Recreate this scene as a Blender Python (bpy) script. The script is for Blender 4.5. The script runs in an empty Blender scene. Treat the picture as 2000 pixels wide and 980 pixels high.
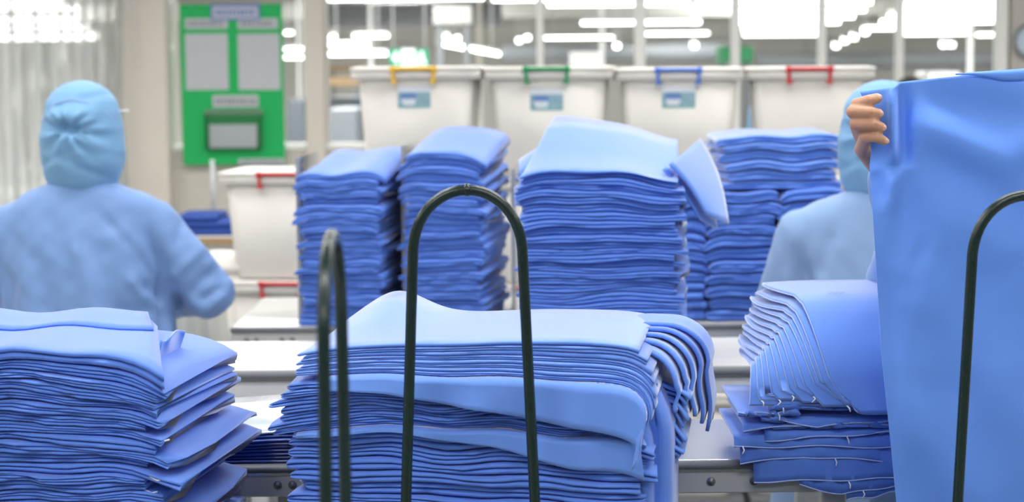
import bpy, math, random
import numpy as np
from mathutils import Matrix, Vector

# ------------------------------------------------------------------ camera
F = 3600.0                                   # focal length in pixels of the 2000 px wide frame
CAM = np.array([0.0, 0.0, 1.62])
PITCH = math.atan(360 / F)
ROLL = math.radians(0.5)
_f = np.array([0, math.cos(PITCH), -math.sin(PITCH)])
_u = np.array([0, math.sin(PITCH), math.cos(PITCH)])
_r = np.array([1.0, 0, 0])
RC = _r * math.cos(ROLL) - _u * math.sin(ROLL)
UC = _u * math.cos(ROLL) + _r * math.sin(ROLL)
scn = bpy.context.scene
COL = scn.collection
cd = bpy.data.cameras.new('camera')
cam = bpy.data.objects.new('camera', cd)
COL.objects.link(cam)
cd.sensor_width = 36.0
cd.lens = F / 2000 * 36.0
cd.clip_end = 100
cd.dof.use_dof = True
cd.dof.focus_distance = 2.72
cd.dof.aperture_fstop = 4.6
cam.matrix_world = Matrix(((RC[0], UC[0], -_f[0], CAM[0]), (RC[1], UC[1], -_f[1], CAM[1]),
                           (RC[2], UC[2], -_f[2], CAM[2]), (0, 0, 0, 1)))
scn.camera = cam

# ------------------------------------------------------------------ world, exposure
w = bpy.data.worlds.new('world')
scn.world = w
w.use_nodes = True
w.node_tree.nodes['Background'].inputs[0].default_value = (0.9, 0.95, 1.0, 1)
w.node_tree.nodes['Background'].inputs[1].default_value = 0.6
scn.view_settings.view_transform = 'Standard'
scn.view_settings.look = 'None'
scn.view_settings.gamma = 1.0
scn.view_settings.exposure = 0.0
FRONT_LAMP_W = 15.2          # watts of each fluorescent fixture over the work tables, added row included
BACK_LAMP_W = 85.0
TUBE_E = 9.0


def P(px, py, Y):
    """world point that lies at distance Y along the room, seen at a photograph pixel"""
    d = _f + (px - 1000) / F * RC + (490 - py) / F * UC
    return CAM + d * (Y / d[1])


def proj(p):
    d = np.asarray(p, float) - CAM
    z = d @ _f
    return 1000 + F * (d @ RC) / z, 490 - F * (d @ UC) / z


# ------------------------------------------------------------------ helpers
ORG = {}


def link(o):
    COL.objects.link(o)
    return o


def tag(o, label=None, cat=None, group=None, kind=None):
    if label: o['label'] = label
    if cat: o['category'] = cat
    if group: o['group'] = group
    if kind: o['kind'] = kind
    return o


def thing(name, label, cat, loc, group=None, rotz=0.0, kind=None):
    o = link(bpy.data.objects.new(name, None))
    o.location = loc
    o.rotation_euler = (0, 0, rotz)
    o.empty_display_size = 0.05
    ORG[o.name] = np.array(loc, float)
    return tag(o, label, cat, group, kind)


def mk(name, V, Fc, mat, parent=None, smooth=True, local=False, origin=None):
    """one mesh object; V in world space unless local"""
    V = np.asarray(V, float).reshape(-1, 3)
    me = bpy.data.meshes.new(name)
    if parent is not None and not local:
        org = ORG[parent.name]
    elif origin is not None:
        org = np.array(origin, float)
    elif parent is None and not local:
        org = np.array([(V[:, 0].min() + V[:, 0].max()) / 2, (V[:, 1].min() + V[:, 1].max()) / 2, V[:, 2].min()])
    else:
        org = np.zeros(3)
    me.from_pydata((V - org).tolist(), [], Fc)
    me.update()
    if smooth:
        me.polygons.foreach_set('use_smooth', [True] * len(me.polygons))
    o = link(bpy.data.objects.new(name, me))
    if mat: me.materials.append(mat)
    if parent is not None:
        o.parent = parent
        ORG[o.name] = org
    else:
        o.location = org
        ORG[o.name] = org
    return o


def merge(*parts):
    V, Fc, n = [], [], 0
    for v, f in parts:
        v = np.asarray(v, float).reshape(-1, 3)
        V.append(v)
        Fc += [tuple(i + n for i in q) for q in f]
        n += len(v)
    return np.concatenate(V), Fc


def box(x0, x1, y0, y1, z0, z1, b=0.0):
    if b <= 0:
        V = [(x, y, z) for x in (x0, x1) for y in (y0, y1) for z in (z0, z1)]
        return np.array(V, float), [(0, 1, 3, 2), (4, 6, 7, 5), (0, 4, 5, 1), (2, 3, 7, 6), (0, 2, 6, 4), (1, 5, 7, 3)]
    # chamfered box: rings in z
    def ring(i, z):
        c = b
        return [(x0 + i, y0 + i + c, z), (x0 + i + c, y0 + i, z), (x1 - i - c, y0 + i, z), (x1 - i, y0 + i + c, z),
                (x1 - i, y1 - i - c, z), (x1 - i - c, y1 - i, z), (x0 + i + c, y1 - i, z), (x0 + i, y1 - i - c, z)]
    V = ring(b, z0) + ring(0, z0 + b) + ring(0, z1 - b) + ring(b, z1)
    Fc = [tuple(range(7, -1, -1)), tuple(range(24, 32))]
    for k in range(3):
        for j in range(8):
            Fc.append((k * 8 + j, k * 8 + (j + 1) % 8, k * 8 + 8 + (j + 1) % 8, k * 8 + 8 + j))
    return np.array(V, float), Fc


def rotz(V, a, c=(0, 0, 0)):
    V = np.asarray(V, float) - c
    s, k = math.sin(a), math.cos(a)
    return np.stack([V[:, 0] * k - V[:, 1] * s, V[:, 0] * s + V[:, 1] * k, V[:, 2]], 1) + c


def tube(pts, r, n=8, caps=True):
    pts = np.asarray(pts, float)
    m = len(pts)
    r = np.broadcast_to(np.asarray(r, float), (m,))
    T = np.gradient(pts, axis=0)
    T /= np.linalg.norm(T, axis=1)[:, None] + 1e-12
    ref = np.array([0, 0, 1.0]) if abs(T[0][2]) < 0.9 else np.array([1.0, 0, 0])
    V = []
    a = np.cross(T[0], ref)
    a /= np.linalg.norm(a)
    for i in range(m):
        a = a - T[i] * a.dot(T[i])
        a /= np.linalg.norm(a) + 1e-12
        b = np.cross(T[i], a)
        for k in range(n):
            t = 2 * math.pi * k / n
            V.append(pts[i] + r[i] * (math.cos(t) * a + math.sin(t) * b))
    Fc = []
    for i in range(m - 1):
        for k in range(n):
            Fc.append((i * n + k, i * n + (k + 1) % n, (i + 1) * n + (k + 1) % n, (i + 1) * n + k))
    if caps:
        Fc.append(tuple(range(n - 1, -1, -1)))
        Fc.append(tuple(range((m - 1) * n, m * n)))
    return np.array(V), Fc


def cyl(c, r, h, axis=2, n=14):
    c = np.array(c, float)
    d = np.zeros(3)
    d[axis] = h
    return tube([c, c + d], r, n)


def sphere(c, r, nu=12, nv=8):
    c = np.array(c, float)
    r = np.broadcast_to(np.asarray(r, float), (3,))
    V = [c + r * (0, 0, -1)]
    for j in range(1, nv):
        p = math.pi * (j / nv - 0.5)
        for i in range(nu):
            t = 2 * math.pi * i / nu
            V.append(c + r * np.array([math.cos(p) * math.cos(t), math.cos(p) * math.sin(t), math.sin(p)]))
    V.append(c + r * (0, 0, 1))
    Fc = []
    for i in range(nu):
        Fc.append((0, 1 + (i + 1) % nu, 1 + i))
        Fc.append((len(V) - 1, 1 + (nv - 2) * nu + i, 1 + (nv - 2) * nu + (i + 1) % nu))
    for j in range(nv - 2):
        for i in range(nu):
            a, b = 1 + j * nu + i, 1 + j * nu + (i + 1) % nu
            Fc.append((a, b, b + nu, a + nu))
    return np.array(V), Fc


def loft(rings):
    """closed solid from rings of equal point count"""
    n = len(rings[0])
    V = np.concatenate([np.asarray(r, float) for r in rings])
    Fc = []
    for i in range(len(rings) - 1):
        for k in range(n):
            Fc.append((i * n + k, i * n + (k + 1) % n, (i + 1) * n + (k + 1) % n, (i + 1) * n + k))
    Fc.append(tuple(range(n - 1, -1, -1)))
    Fc.append(tuple(range((len(rings) - 1) * n, len(rings) * n)))
    return V, Fc


def sheet(G, th):
    """solid cloth from a grid of points G[nu][nv]; th along the normals"""
    G = np.asarray(G, float)
    nu, nv, _ = G.shape
    du = np.gradient(G, axis=0)
    dv = np.gradient(G, axis=1)
    N = np.cross(du, dv)
    N /= np.linalg.norm(N, axis=2)[..., None] + 1e-12
    B = G - N * th
    V = np.concatenate([G.reshape(-1, 3), B.reshape(-1, 3)])
    o = nu * nv
    Fc = []
    for i in range(nu - 1):
        for j in range(nv - 1):
            a = i * nv + j
            Fc.append((a, a + nv, a + nv + 1, a + 1))
            Fc.append((o + a, o + a + 1, o + a + nv + 1, o + a + nv))
    def edge(idx):
        for a, b in zip(idx[:-1], idx[1:]):
            Fc.append((a, b, o + b, o + a))
    edge([j for j in range(nv)])
    edge([(nu - 1) * nv + j for j in range(nv - 1, -1, -1)])
    edge([i * nv for i in range(nu - 1, -1, -1)])
    edge([i * nv + nv - 1 for i in range(nu)])
    return V, Fc


def ease(t):
    t = np.clip(t, 0, 1)
    return t * t * (3 - 2 * t)


def nth(i):
    a = ['first', 'second', 'third', 'fourth', 'fifth', 'sixth', 'seventh', 'eighth', 'ninth', 'tenth', 'eleventh', 'twelfth', 'thirteenth', 'fourteenth',
         'fifteenth', 'sixteenth', 'seventeenth', 'eighteenth', 'nineteenth', 'twentieth']
    return a[i - 1] if i <= 20 else ('thirtieth' if i == 30 else 'twenty-' + a[i - 21])


class Wave:
    """smooth random function of one or two variables, about -1..1"""
    def __init__(s, rng, lo=0.06, hi=0.5, n=5):
        s.k = [(2 * math.pi / math.exp(rng.uniform(math.log(lo), math.log(hi))), rng.uniform(-1, 1), rng.uniform(0, 6.28)) for _ in range(n)]
        s.n = n

    def __call__(s, u, v=0.0):
        r = 0
        for k, b, p in s.k:
            r = r + np.sin(k * u + k * b * np.asarray(v) + p)
        return r / math.sqrt(s.n) * 0.75


# ------------------------------------------------------------------ materials
def mat(name, col, rough=0.5, metal=0.0, spec=0.5, noise=0.0, nscale=20, bump=0.0, bscale=200, sheen=0.0, trans=0.0,
        coat=0.0, emit=None, alpha=None, subs=0.0, stretch=None):
    m = bpy.data.materials.new(name)
    m.use_nodes = True
    nt = m.node_tree
    b = nt.nodes['Principled BSDF']
    b.inputs['Base Color'].default_value = (*col, 1)
    b.inputs['Roughness'].default_value = rough
    b.inputs['Metallic'].default_value = metal
    b.inputs['Specular IOR Level'].default_value = spec
    b.inputs['Sheen Weight'].default_value = sheen
    b.inputs['Sheen Roughness'].default_value = 0.4
    b.inputs['Transmission Weight'].default_value = trans
    b.inputs['Coat Weight'].default_value = coat
    if subs:
        b.inputs['Subsurface Weight'].default_value = subs
        b.inputs['Subsurface Radius'].default_value = (0.012, 0.005, 0.003)
        b.inputs['Subsurface Scale'].default_value = 1.0
    if emit:
        b.inputs['Emission Color'].default_value = (*emit[:3], 1)
        b.inputs['Emission Strength'].default_value = emit[3]
    if alpha is not None: b.inputs['Alpha'].default_value = alpha
    tc = nt.nodes.new('ShaderNodeTexCoord')
    src = tc.outputs['Object']
    if stretch:
        mp = nt.nodes.new('ShaderNodeMapping')
        mp.inputs['Scale'].default_value = stretch
        nt.links.new(src, mp.inputs[0])
        src = mp.outputs[0]
    if noise > 0:
        n = nt.nodes.new('ShaderNodeTexNoise')
        n.inputs['Scale'].default_value = nscale
        n.inputs['Detail'].default_value = 4
        nt.links.new(src, n.inputs['Vector'])
        mx = nt.nodes.new('ShaderNodeMix')
        mx.data_type = 'RGBA'
        mx.inputs['A'].default_value = (*[c * (1 - noise) for c in col], 1)
        mx.inputs['B'].default_value = (*[min(1, c * (1 + noise)) for c in col], 1)
        nt.links.new(n.outputs['Fac'], mx.inputs['Factor'])
        nt.links.new(mx.outputs['Result'], b.inputs['Base Color'])
    if bump > 0:
        n = nt.nodes.new('ShaderNodeTexNoise')
        n.inputs['Scale'].default_value = bscale
        n.inputs['Detail'].default_value = 3
        nt.links.new(src, n.inputs['Vector'])
        bp = nt.nodes.new('ShaderNodeBump')
        bp.inputs['Strength'].default_value = bump
        bp.inputs['Distance'].default_value = 0.002
        nt.links.new(n.outputs['Fac'], bp.inputs['Height'])
        nt.links.new(bp.outputs['Normal'], b.inputs['Normal'])
    return m


def glass(name, tint=(1, 1, 1), gloss=0.08, rough=0.02):
    m = bpy.data.materials.new(name)
    m.use_nodes = True
    nt = m.node_tree
    nt.nodes.clear()
    o = nt.nodes.new('ShaderNodeOutputMaterial')
    t = nt.nodes.new('ShaderNodeBsdfTransparent')
    t.inputs[0].default_value = (*tint, 1)
    g = nt.nodes.new('ShaderNodeBsdfGlossy')
    g.inputs['Roughness'].default_value = rough
    fr = nt.nodes.new('ShaderNodeFresnel')
    fr.inputs['IOR'].default_value = 1.45
    ad = nt.nodes.new('ShaderNodeMath')
    ad.operation = 'ADD'
    ad.use_clamp = True
    ad.inputs[1].default_value = gloss
    nt.links.new(fr.outputs[0], ad.inputs[0])
    mx = nt.nodes.new('ShaderNodeMixShader')
    nt.links.new(ad.outputs[0], mx.inputs[0])
    nt.links.new(t.outputs[0], mx.inputs[1])
    nt.links.new(g.outputs[0], mx.inputs[2])
    nt.links.new(mx.outputs[0], o.inputs[0])
    return m


def fabric(name, col, sheen=0.35, rough=0.62):
    return mat(name, col, rough=rough, spec=0.35, noise=0.07, nscale=6, bump=0.12, bscale=900, sheen=sheen)


M = dict(
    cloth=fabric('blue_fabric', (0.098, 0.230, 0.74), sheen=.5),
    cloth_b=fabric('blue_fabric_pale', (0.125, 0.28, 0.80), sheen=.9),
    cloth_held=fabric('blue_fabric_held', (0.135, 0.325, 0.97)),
    hem=fabric('pale_blue_hem', (0.42, 0.55, 0.90)),
    thread=mat('white_thread', (0.8, 0.82, 0.88), 0.8),
    print=mat('dark_print', (0.12, 0.16, 0.35), 0.8),
    gown=fabric('gown_fabric', (0.175, 0.305, 0.60), sheen=0.2),
    gown_r=fabric('gown_fabric_grey', (0.23, 0.36, 0.60), sheen=0.2),
    hood=fabric('hood_fabric', (0.175, 0.365, 0.60), sheen=0.1),
    skin=mat('skin', (0.53, 0.29, 0.19), 0.5, noise=0.12, nscale=60, bump=0.15, bscale=300, subs=0.15),
    nail=mat('nail', (0.62, 0.38, 0.30), 0.3),
    hair=mat('black_hair', (0.012, 0.011, 0.012), 0.45, bump=0.4, bscale=150),
    mask=mat('mask_fabric', (0.8, 0.84, 0.86), 0.8),
    eye=mat('eye', (0.05, 0.04, 0.035), 0.2),
    shoe=mat('dark_shoe', (0.02, 0.022, 0.03), 0.5),
    green_rod=mat('green_enamel', (0.004, 0.020, 0.019), 0.25, spec=0.5, noise=0.35, nscale=40, coat=0.0),
    darkfilm=mat('dark_blue_film', (0.012, 0.045, 0.28), 0.18, coat=0.6, noise=0.2, nscale=15),
    glarefilm=mat('white_glare_film', (0.60, 0.65, 0.76), 0.16, coat=0.7),  # white stands in for glare of the lamps on the film
    steel=mat('brushed_steel', (0.55, 0.57, 0.62), 0.22, metal=0.75, noise=0.05, nscale=30, stretch=(1, 12, 1)),
    rubber=mat('grey_rubber', (0.16, 0.175, 0.20), 0.5),
    alu=mat('grey_profile', (0.58, 0.60, 0.63), 0.4, metal=0.2, noise=0.05, nscale=20),
    bolt=mat('bolt_metal', (0.33, 0.34, 0.36), 0.35, metal=0.6),
    laminate=mat('cream_laminate', (0.63, 0.625, 0.595), 0.3, noise=0.03, nscale=5),
    bin=mat('milky_plastic', (0.73, 0.71, 0.665), 0.42, noise=0.02, nscale=4, subs=0.0),
    red=mat('red_plastic', (0.62, 0.03, 0.035), 0.4), yellow=mat('yellow_plastic', (0.85, 0.52, 0.03), 0.4),
    green=mat('green_plastic', (0.02, 0.33, 0.12), 0.4), blue=mat('blue_plastic', (0.07, 0.20, 0.68), 0.4),
    board=mat('green_board', (0.0, 0.42, 0.10), 0.6, noise=0.05, nscale=3),
    paper=mat('grey_paper', (0.50, 0.52, 0.56), 0.7, noise=0.04, nscale=40),
    ink=mat('grey_ink', (0.25, 0.26, 0.30), 0.8),
    blueink=mat('blue_plate', (0.10, 0.20, 0.52), 0.5),
    wall=mat('cream_wall', (0.56, 0.53, 0.48), 0.7, noise=0.03, nscale=3),
    column=mat('beige_column', (0.66, 0.615, 0.55), 0.6, noise=0.05, nscale=4),
    grey=mat('hall_grey', (0.50, 0.48, 0.45), 0.8, noise=0.05, nscale=2),
    ceil=mat('ceiling_grey', (0.56, 0.545, 0.52), 0.8, noise=0.04, nscale=2),
    floor=mat('grey_floor', (0.45, 0.46, 0.45), 0.35, noise=0.06, nscale=2),
    frame=mat('white_frame', (0.92, 0.92, 0.90), 0.4),
    slate=mat('slate_grey', (0.10, 0.115, 0.135), 0.5, noise=0.1, nscale=6),
    slate2=mat('mid_grey', (0.22, 0.23, 0.25), 0.5, noise=0.1, nscale=6),
    carton=mat('brown_carton', (0.40, 0.27, 0.15), 0.8, noise=0.1, nscale=10),
    navy=mat('navy_fabric', (0.012, 0.06, 0.33), 0.6, noise=0.1, nscale=10),
    white=mat('white_paint', (0.85, 0.85, 0.85), 0.4),
    black=mat('black_plastic', (0.03, 0.035, 0.04), 0.4),
    exitgreen=mat('exit_green', (0.0, 0.30, 0.14), 0.4, emit=(0.0, 0.55, 0.25, 0.35)),
    exitwhite=mat('exit_white', (0.9, 0.95, 0.95), 0.4, emit=(0.9, 1, 1, 0.9)),
    tubelight=mat('tube_light', (1, 1, 1), 0.4, emit=(1, 0.99, 0.97, TUBE_E)),
    pane=glass('clear_pane', (0.96, 0.98, 0.98), 0.015),
    acrylic=glass('acrylic', (0.93, 0.95, 0.97), 0.03),
    clockface=mat('clock_face', (0.62, 0.74, 0.86), 0.25),
    teal=mat('sticker_teal', (0.30, 0.50, 0.58), 0.5, noise=0.3, nscale=60),
    stickblue=mat('sticker_blue', (0.16, 0.30, 0.60), 0.5),
    stickwhite=mat('sticker_white', (0.78, 0.84, 0.90), 0.5),
    stickgreen=mat('sticker_green', (0.28, 0.55, 0.52), 0.5),
)


def plastic_strip():
    m = bpy.data.materials.new('clear_pvc')
    m.use_nodes = True
    nt = m.node_tree
    nt.nodes.clear()
    o = nt.nodes.new('ShaderNodeOutputMaterial')
    t = nt.nodes.new('ShaderNodeBsdfTransparent')
    t.inputs[0].default_value = (0.92, 0.93, 0.93, 1)
    g = nt.nodes.new('ShaderNodeBsdfGlossy')
    g.inputs['Roughness'].default_value = 0.2
    d = nt.nodes.new('ShaderNodeBsdfTranslucent')
    d.inputs[0].default_value = (0.8, 0.82, 0.82, 1)
    m1 = nt.nodes.new('ShaderNodeMixShader')
    m1.inputs[0].default_value = 0.22
    m2 = nt.nodes.new('ShaderNodeMixShader')
    m2.inputs[0].default_value = 0.30
    nt.links.new(t.outputs[0], m1.inputs[1])
    nt.links.new(g.outputs[0], m1.inputs[2])
    nt.links.new(m1.outputs[0], m2.inputs[1])
    nt.links.new(d.outputs[0], m2.inputs[2])
    nt.links.new(m2.outputs[0], o.inputs[0])
    return m


M['pvc'] = plastic_strip()


def clear_bag():
    m = M['pvc'].copy()
    m.name = 'milky_clear_plastic'
    for n in m.node_tree.nodes:
        if n.type == 'MIX_SHADER': n.inputs[0].default_value = 0.35
    return m


M['bag'] = clear_bag()

# ------------------------------------------------------------------ the room shell
XL, XR, YF, YP, YB, ZC = -4.2, 5.0, -3.5, 9.2, 36.0, 3.3
BXL, BXR = -9.0, 14.0


def struct(name, parts, m, smooth=False):
    V, Fc = merge(*parts) if isinstance(parts, list) else parts
    return tag(mk(name, V, Fc, m, smooth=smooth), kind='structure')


struct('floor', box(BXL, BXR, YF, YB, -0.1, 0.0), M['floor'])
struct('ceiling', box(BXL, BXR, YF, YB, ZC, ZC + 0.1), M['ceil'])
struct('wall_left', box(XL - 0.12, XL, YF, YP, 0, ZC), M['wall'])
struct('wall_right', box(XR, XR + 0.12, YF, YP, 0, ZC), M['wall'])
struct('wall_front', box(XL, XR, YF - 0.12, YF, 0, ZC), M['wall'])
struct('wall_back', box(BXL, BXR, YB, YB + 0.12, 0, ZC), M['grey'])
struct('wall_hall_left', box(BXL - 0.12, BXL, YP, YB, 0, ZC), M['grey'])
struct('wall_hall_right', box(BXR, BXR + 0.12, YP, YB, 0, ZC), M['grey'])


def px2x(px, Y, py=200):
    return P(px, py, Y)[0]


# partition between the two halls: low wall, columns, glazing with mullions
xc0, xc1 = px2x(235, YP), px2x(335, YP)
xk0, xk1 = px2x(599, YP), px2x(637, YP)
xr0 = px2x(1957, YP)
SILL = P(600, 292, YP)[2]
struct('trim_1', box(xc0, xc1, YP - 0.10, YP + 0.25, 0, ZC, 0.008), M['column'])
struct('trim_2', box(xk0, xk1, YP - 0.06, YP + 0.2, 0, ZC, 0.006), M['column'])
struct('wall_partition', [box(xc1, xr0, YP, YP + 0.12, 0, SILL), box(XL, px2x(-60, YP), YP, YP + 0.12, 0, ZC)], M['wall'])
struct('wall_clock_side', box(xr0 + 0.04, XR, YP - 0.02, YP + 0.14, 0, ZC), M['wall'])
struct('trim_3', box(xc1, xr0, YP - 0.01, YP + 0.13, SILL, SILL + 0.03, 0.004), M['frame'])
mull = [(1030, 1038), (1048, 1062), (1241, 1262), (1431, 1447), (1602, 1616), (1755, 1768), (1950, 1972)]
win = 1
prev = xc1
for k, (a, b) in enumerate([(599, 637)] + mull[1:]):
    xa, xb = px2x(a, YP, 60), px2x(b, YP, 60)
    wn = thing('window_%d' % win, None, None, ((prev + xa) / 2, YP + 0.06, SILL + 0.03), kind='structure')
    mk('pane', *box(prev, xa, YP + 0.055, YP + 0.063, SILL + 0.03, ZC), M['pane'], wn, smooth=False)
    if k > 0:
        mk('mullion', *box(xa, xb, YP + 0.02, YP + 0.10, SILL + 0.03, ZC, 0.004), M['frame'], wn, smooth=False)
    prev = xb
    win += 1

# ------------------------------------------------------------------ lamps
def ceiling_fixture(x, y, z, watts, L=1.2, seen=True, label=None, group=None):
    t = thing('ceiling_light', label, 'light', (x, y, z), group)
    mk('housing', *merge(box(x - L / 2 - .03, x + L / 2 + .03, y - .07, y + .07, z, z + .04, .01),
                         box(x - L / 2 - .03, x - L / 2, y - .02, y + .02, z - .05, z),
                         box(x + L / 2, x + L / 2 + .03, y - .02, y + .02, z - .05, z)), M['white'], t, smooth=False)
    mk('tube', *tube([(x - L / 2, y, z - .03), (x + L / 2, y, z - .03)], 0.014, 10), M['tubelight'], t)
    for s in (-.4, .4):
        mk('hanger', *tube([(x + s, y, z + .04), (x + s, y, ZC)], 0.004, 6), M['white'], t)
    ld = bpy.data.lights.new('fluorescent_glow', 'AREA')
    ld.shape = 'RECTANGLE'
    ld.size, ld.size_y = L, 0.14
    ld.energy = watts
    ld.color = (1.0, 0.985, 0.96)
    ld.spread = math.radians(165)
    lo = link(bpy.data.objects.new('fluorescent_glow', ld))
    lo.location = (0, 0, -0.055)
    lo.parent = t
    return t


for iy, y in enumerate((-0.5, 1.1, 2.7, 4.3, 5.9, 7.5)):  # foremost row, behind the camera, is added to brighten the held cloth
    for ix, x in enumerate((-2.9, -1.1, 0.7, 2.5)):
        ceiling_fixture(x, y, 2.75, FRONT_LAMP_W, label='white fluorescent fixture hanging in the work hall, out of view',
                        group='fluorescent fixtures over the work tables')


def hung_tube(px0, px1, py, Y, label, dY=0.0, py1=None, r=0.016, hangers=True, watts=0):
    a = P(px0, py, Y)
    b = P(px1, py if py1 is None else py1, Y + dY)
    if dY == 0:
        b[2] = a[2]
    c = (a + b) / 2
    t = thing('tube_light', label, 'light', c, 'tube lights in the hall behind the glass')
    d = (b - a) / np.linalg.norm(b - a)
    up = np.array([0, 0, 1.0])
    mk('tube', *tube([a, b], r, 10), M['tubelight'], t)
    side = np.cross(d, up)
    ring = [side * .06 + up * .012, side * .03 + up * .045, -side * .03 + up * .045, -side * .06 + up * .012, -side * .055 + up * .02, side * .055 + up * .02]
    mk('reflector', *loft([[a + q for q in ring], [b + q for q in ring]]), M['white'], t, smooth=False)
    if hangers:
        for s in (.15, .85):
            p = a + (b - a) * s
            mk('hanger', *tube([p + up * .04, (p[0], p[1], ZC)], 0.005, 6), M['white'], t)
    return t


LT = 'white tube light behind the glass, '
tubes = [
    (640, 945, -2, 14.2, 'long one along the picture top above the yellow-handled bin'),
    (962, 1190, -1, 15.2, 'cut by the picture top above the green-handled bin'),
    (1070, 1345, 9, 15.6, 'long one high between green and blue handles'),
    (1136, 1368, 45, 18.4, 'long one above and left of the blue handle'),
    (1064, 1198, 74, 30.0, 'short low one right of the green handle'),
    (1262, 1384, 66, 28.0, 'dim low one directly above the blue handle'),
    (1362, 1500, 8, 15.0, 'at the picture top left of the bright cluster'),
    (1420, 1702, 6, 13.4, 'highest of the bright cluster between blue and red handles'),
    (1424, 1690, 21, 14.6, 'second from the top of the bright cluster'),
    (1428, 1668, 34, 16.0, 'third from the top of the bright cluster'),
    (1432, 1640, 45, 18.0, 'fourth from the top of the bright cluster'),
    (1450, 1600, 58, 23.0, 'lower dim one of the bright cluster'),
    (1452, 1596, 68, 27.0, 'lowest of the bright cluster'),
    (1770, 2120, 6, 11.4, 'highest at the right picture edge'),
    (1752, 2060, 19, 12.4, 'second from the top at the right picture edge'),
    (1735, 2010, 32, 13.6, 'third from the top at the right picture edge'),
    (1720, 1960, 43, 15.0, 'fourth from the top at the right picture edge'),
    (1690, 1890, 55, 17.5, 'fifth down, above the hanging cloth'),
    (1766, 1886, 66, 27.0, 'low one above the hanging cloth'),
    (1908, 1955, 68, 24.0, 'low short one beside the clock wall'),
    (690, 758, 71, 26.0, 'bright short one above the exit sign'),
    (640, 722, 88, 25.0, 'upper faint one left of the exit sign'),
    (640, 756, 106, 20.0, 'lower long one left of the exit sign'),
    (556, 572, 64, 24.0, 'small upper one right of the green board'),
    (556, 592, 96, 25.0, 'small middle one right of the green board'),
    (556, 592, 112, 26.0, 'small lower one right of the green board'),
]
for a, b, y, Y, l in tubes:
    hung_tube(a, b, y, Y, LT + l)
hung_tube(862, 974, 85, 15, LT + 'slanting one between yellow and green handles', dY=5.5, py1=106)
for i, (px, py, Y, l) in enumerate([(650, 72, 26, 'above the beige column'), (872, 72, 26, 'left of the pair above the slanting tube'), (893, 73, 27, 'right of the pair above the slanting tube'),
                                    (1014, 77, 27, 'left of the pair left of the green handle'), (1030, 72, 28, 'right of the pair left of the green handle'), (1205, 88, 26, 'right of the short low tube'),
                                    (1356, 87, 26, 'lone one right of the blue handle'), (1633, 88, 30, 'lowest of the receding row'), (1650, 78, 27, 'second of the receding row'),
                                    (1668, 71, 24, 'third of the receding row'), (1690, 60, 21, 'highest of the receding row'), (1843, 86, 27, 'left of the pair above the hanging cloth'), (1858, 86, 28, 'right of the pair above the hanging cloth')]):
    hung_tube(px - 5, px + 5, py, Y, 'small round lamp glow behind the glass, ' + l, r=0.045)
# tubes behind the strip curtain, extra ones added to brighten it
for i, (a, b, y, Y, l) in enumerate([(-60, 150, 38, 11.5, 'third'), (-60, 190, 72, 13.0, 'lowest'), (-40, 120, 6, 10.6, 'highest'), (-60, 150, 22, 12.0, 'second'), (-60, 170, 56, 14, 'fourth')]):
    hung_tube(a, b, y, Y, 'tube light glowing through the strip curtain, %s one' % l, r=0.03)
# general lamps of the far hall
for ix, x in enumerate((-6.5, -1.5, 3.5, 9.0)):
    for iy, y in enumerate((12.0, 18.5, 25.0, 31.5)):
        ceiling_fixture(x, y, 3.05, BACK_LAMP_W * 2.2, label='fluorescent fixture under the ceiling of the far hall, above the picture', group='ceiling fixtures of the far hall')

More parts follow.
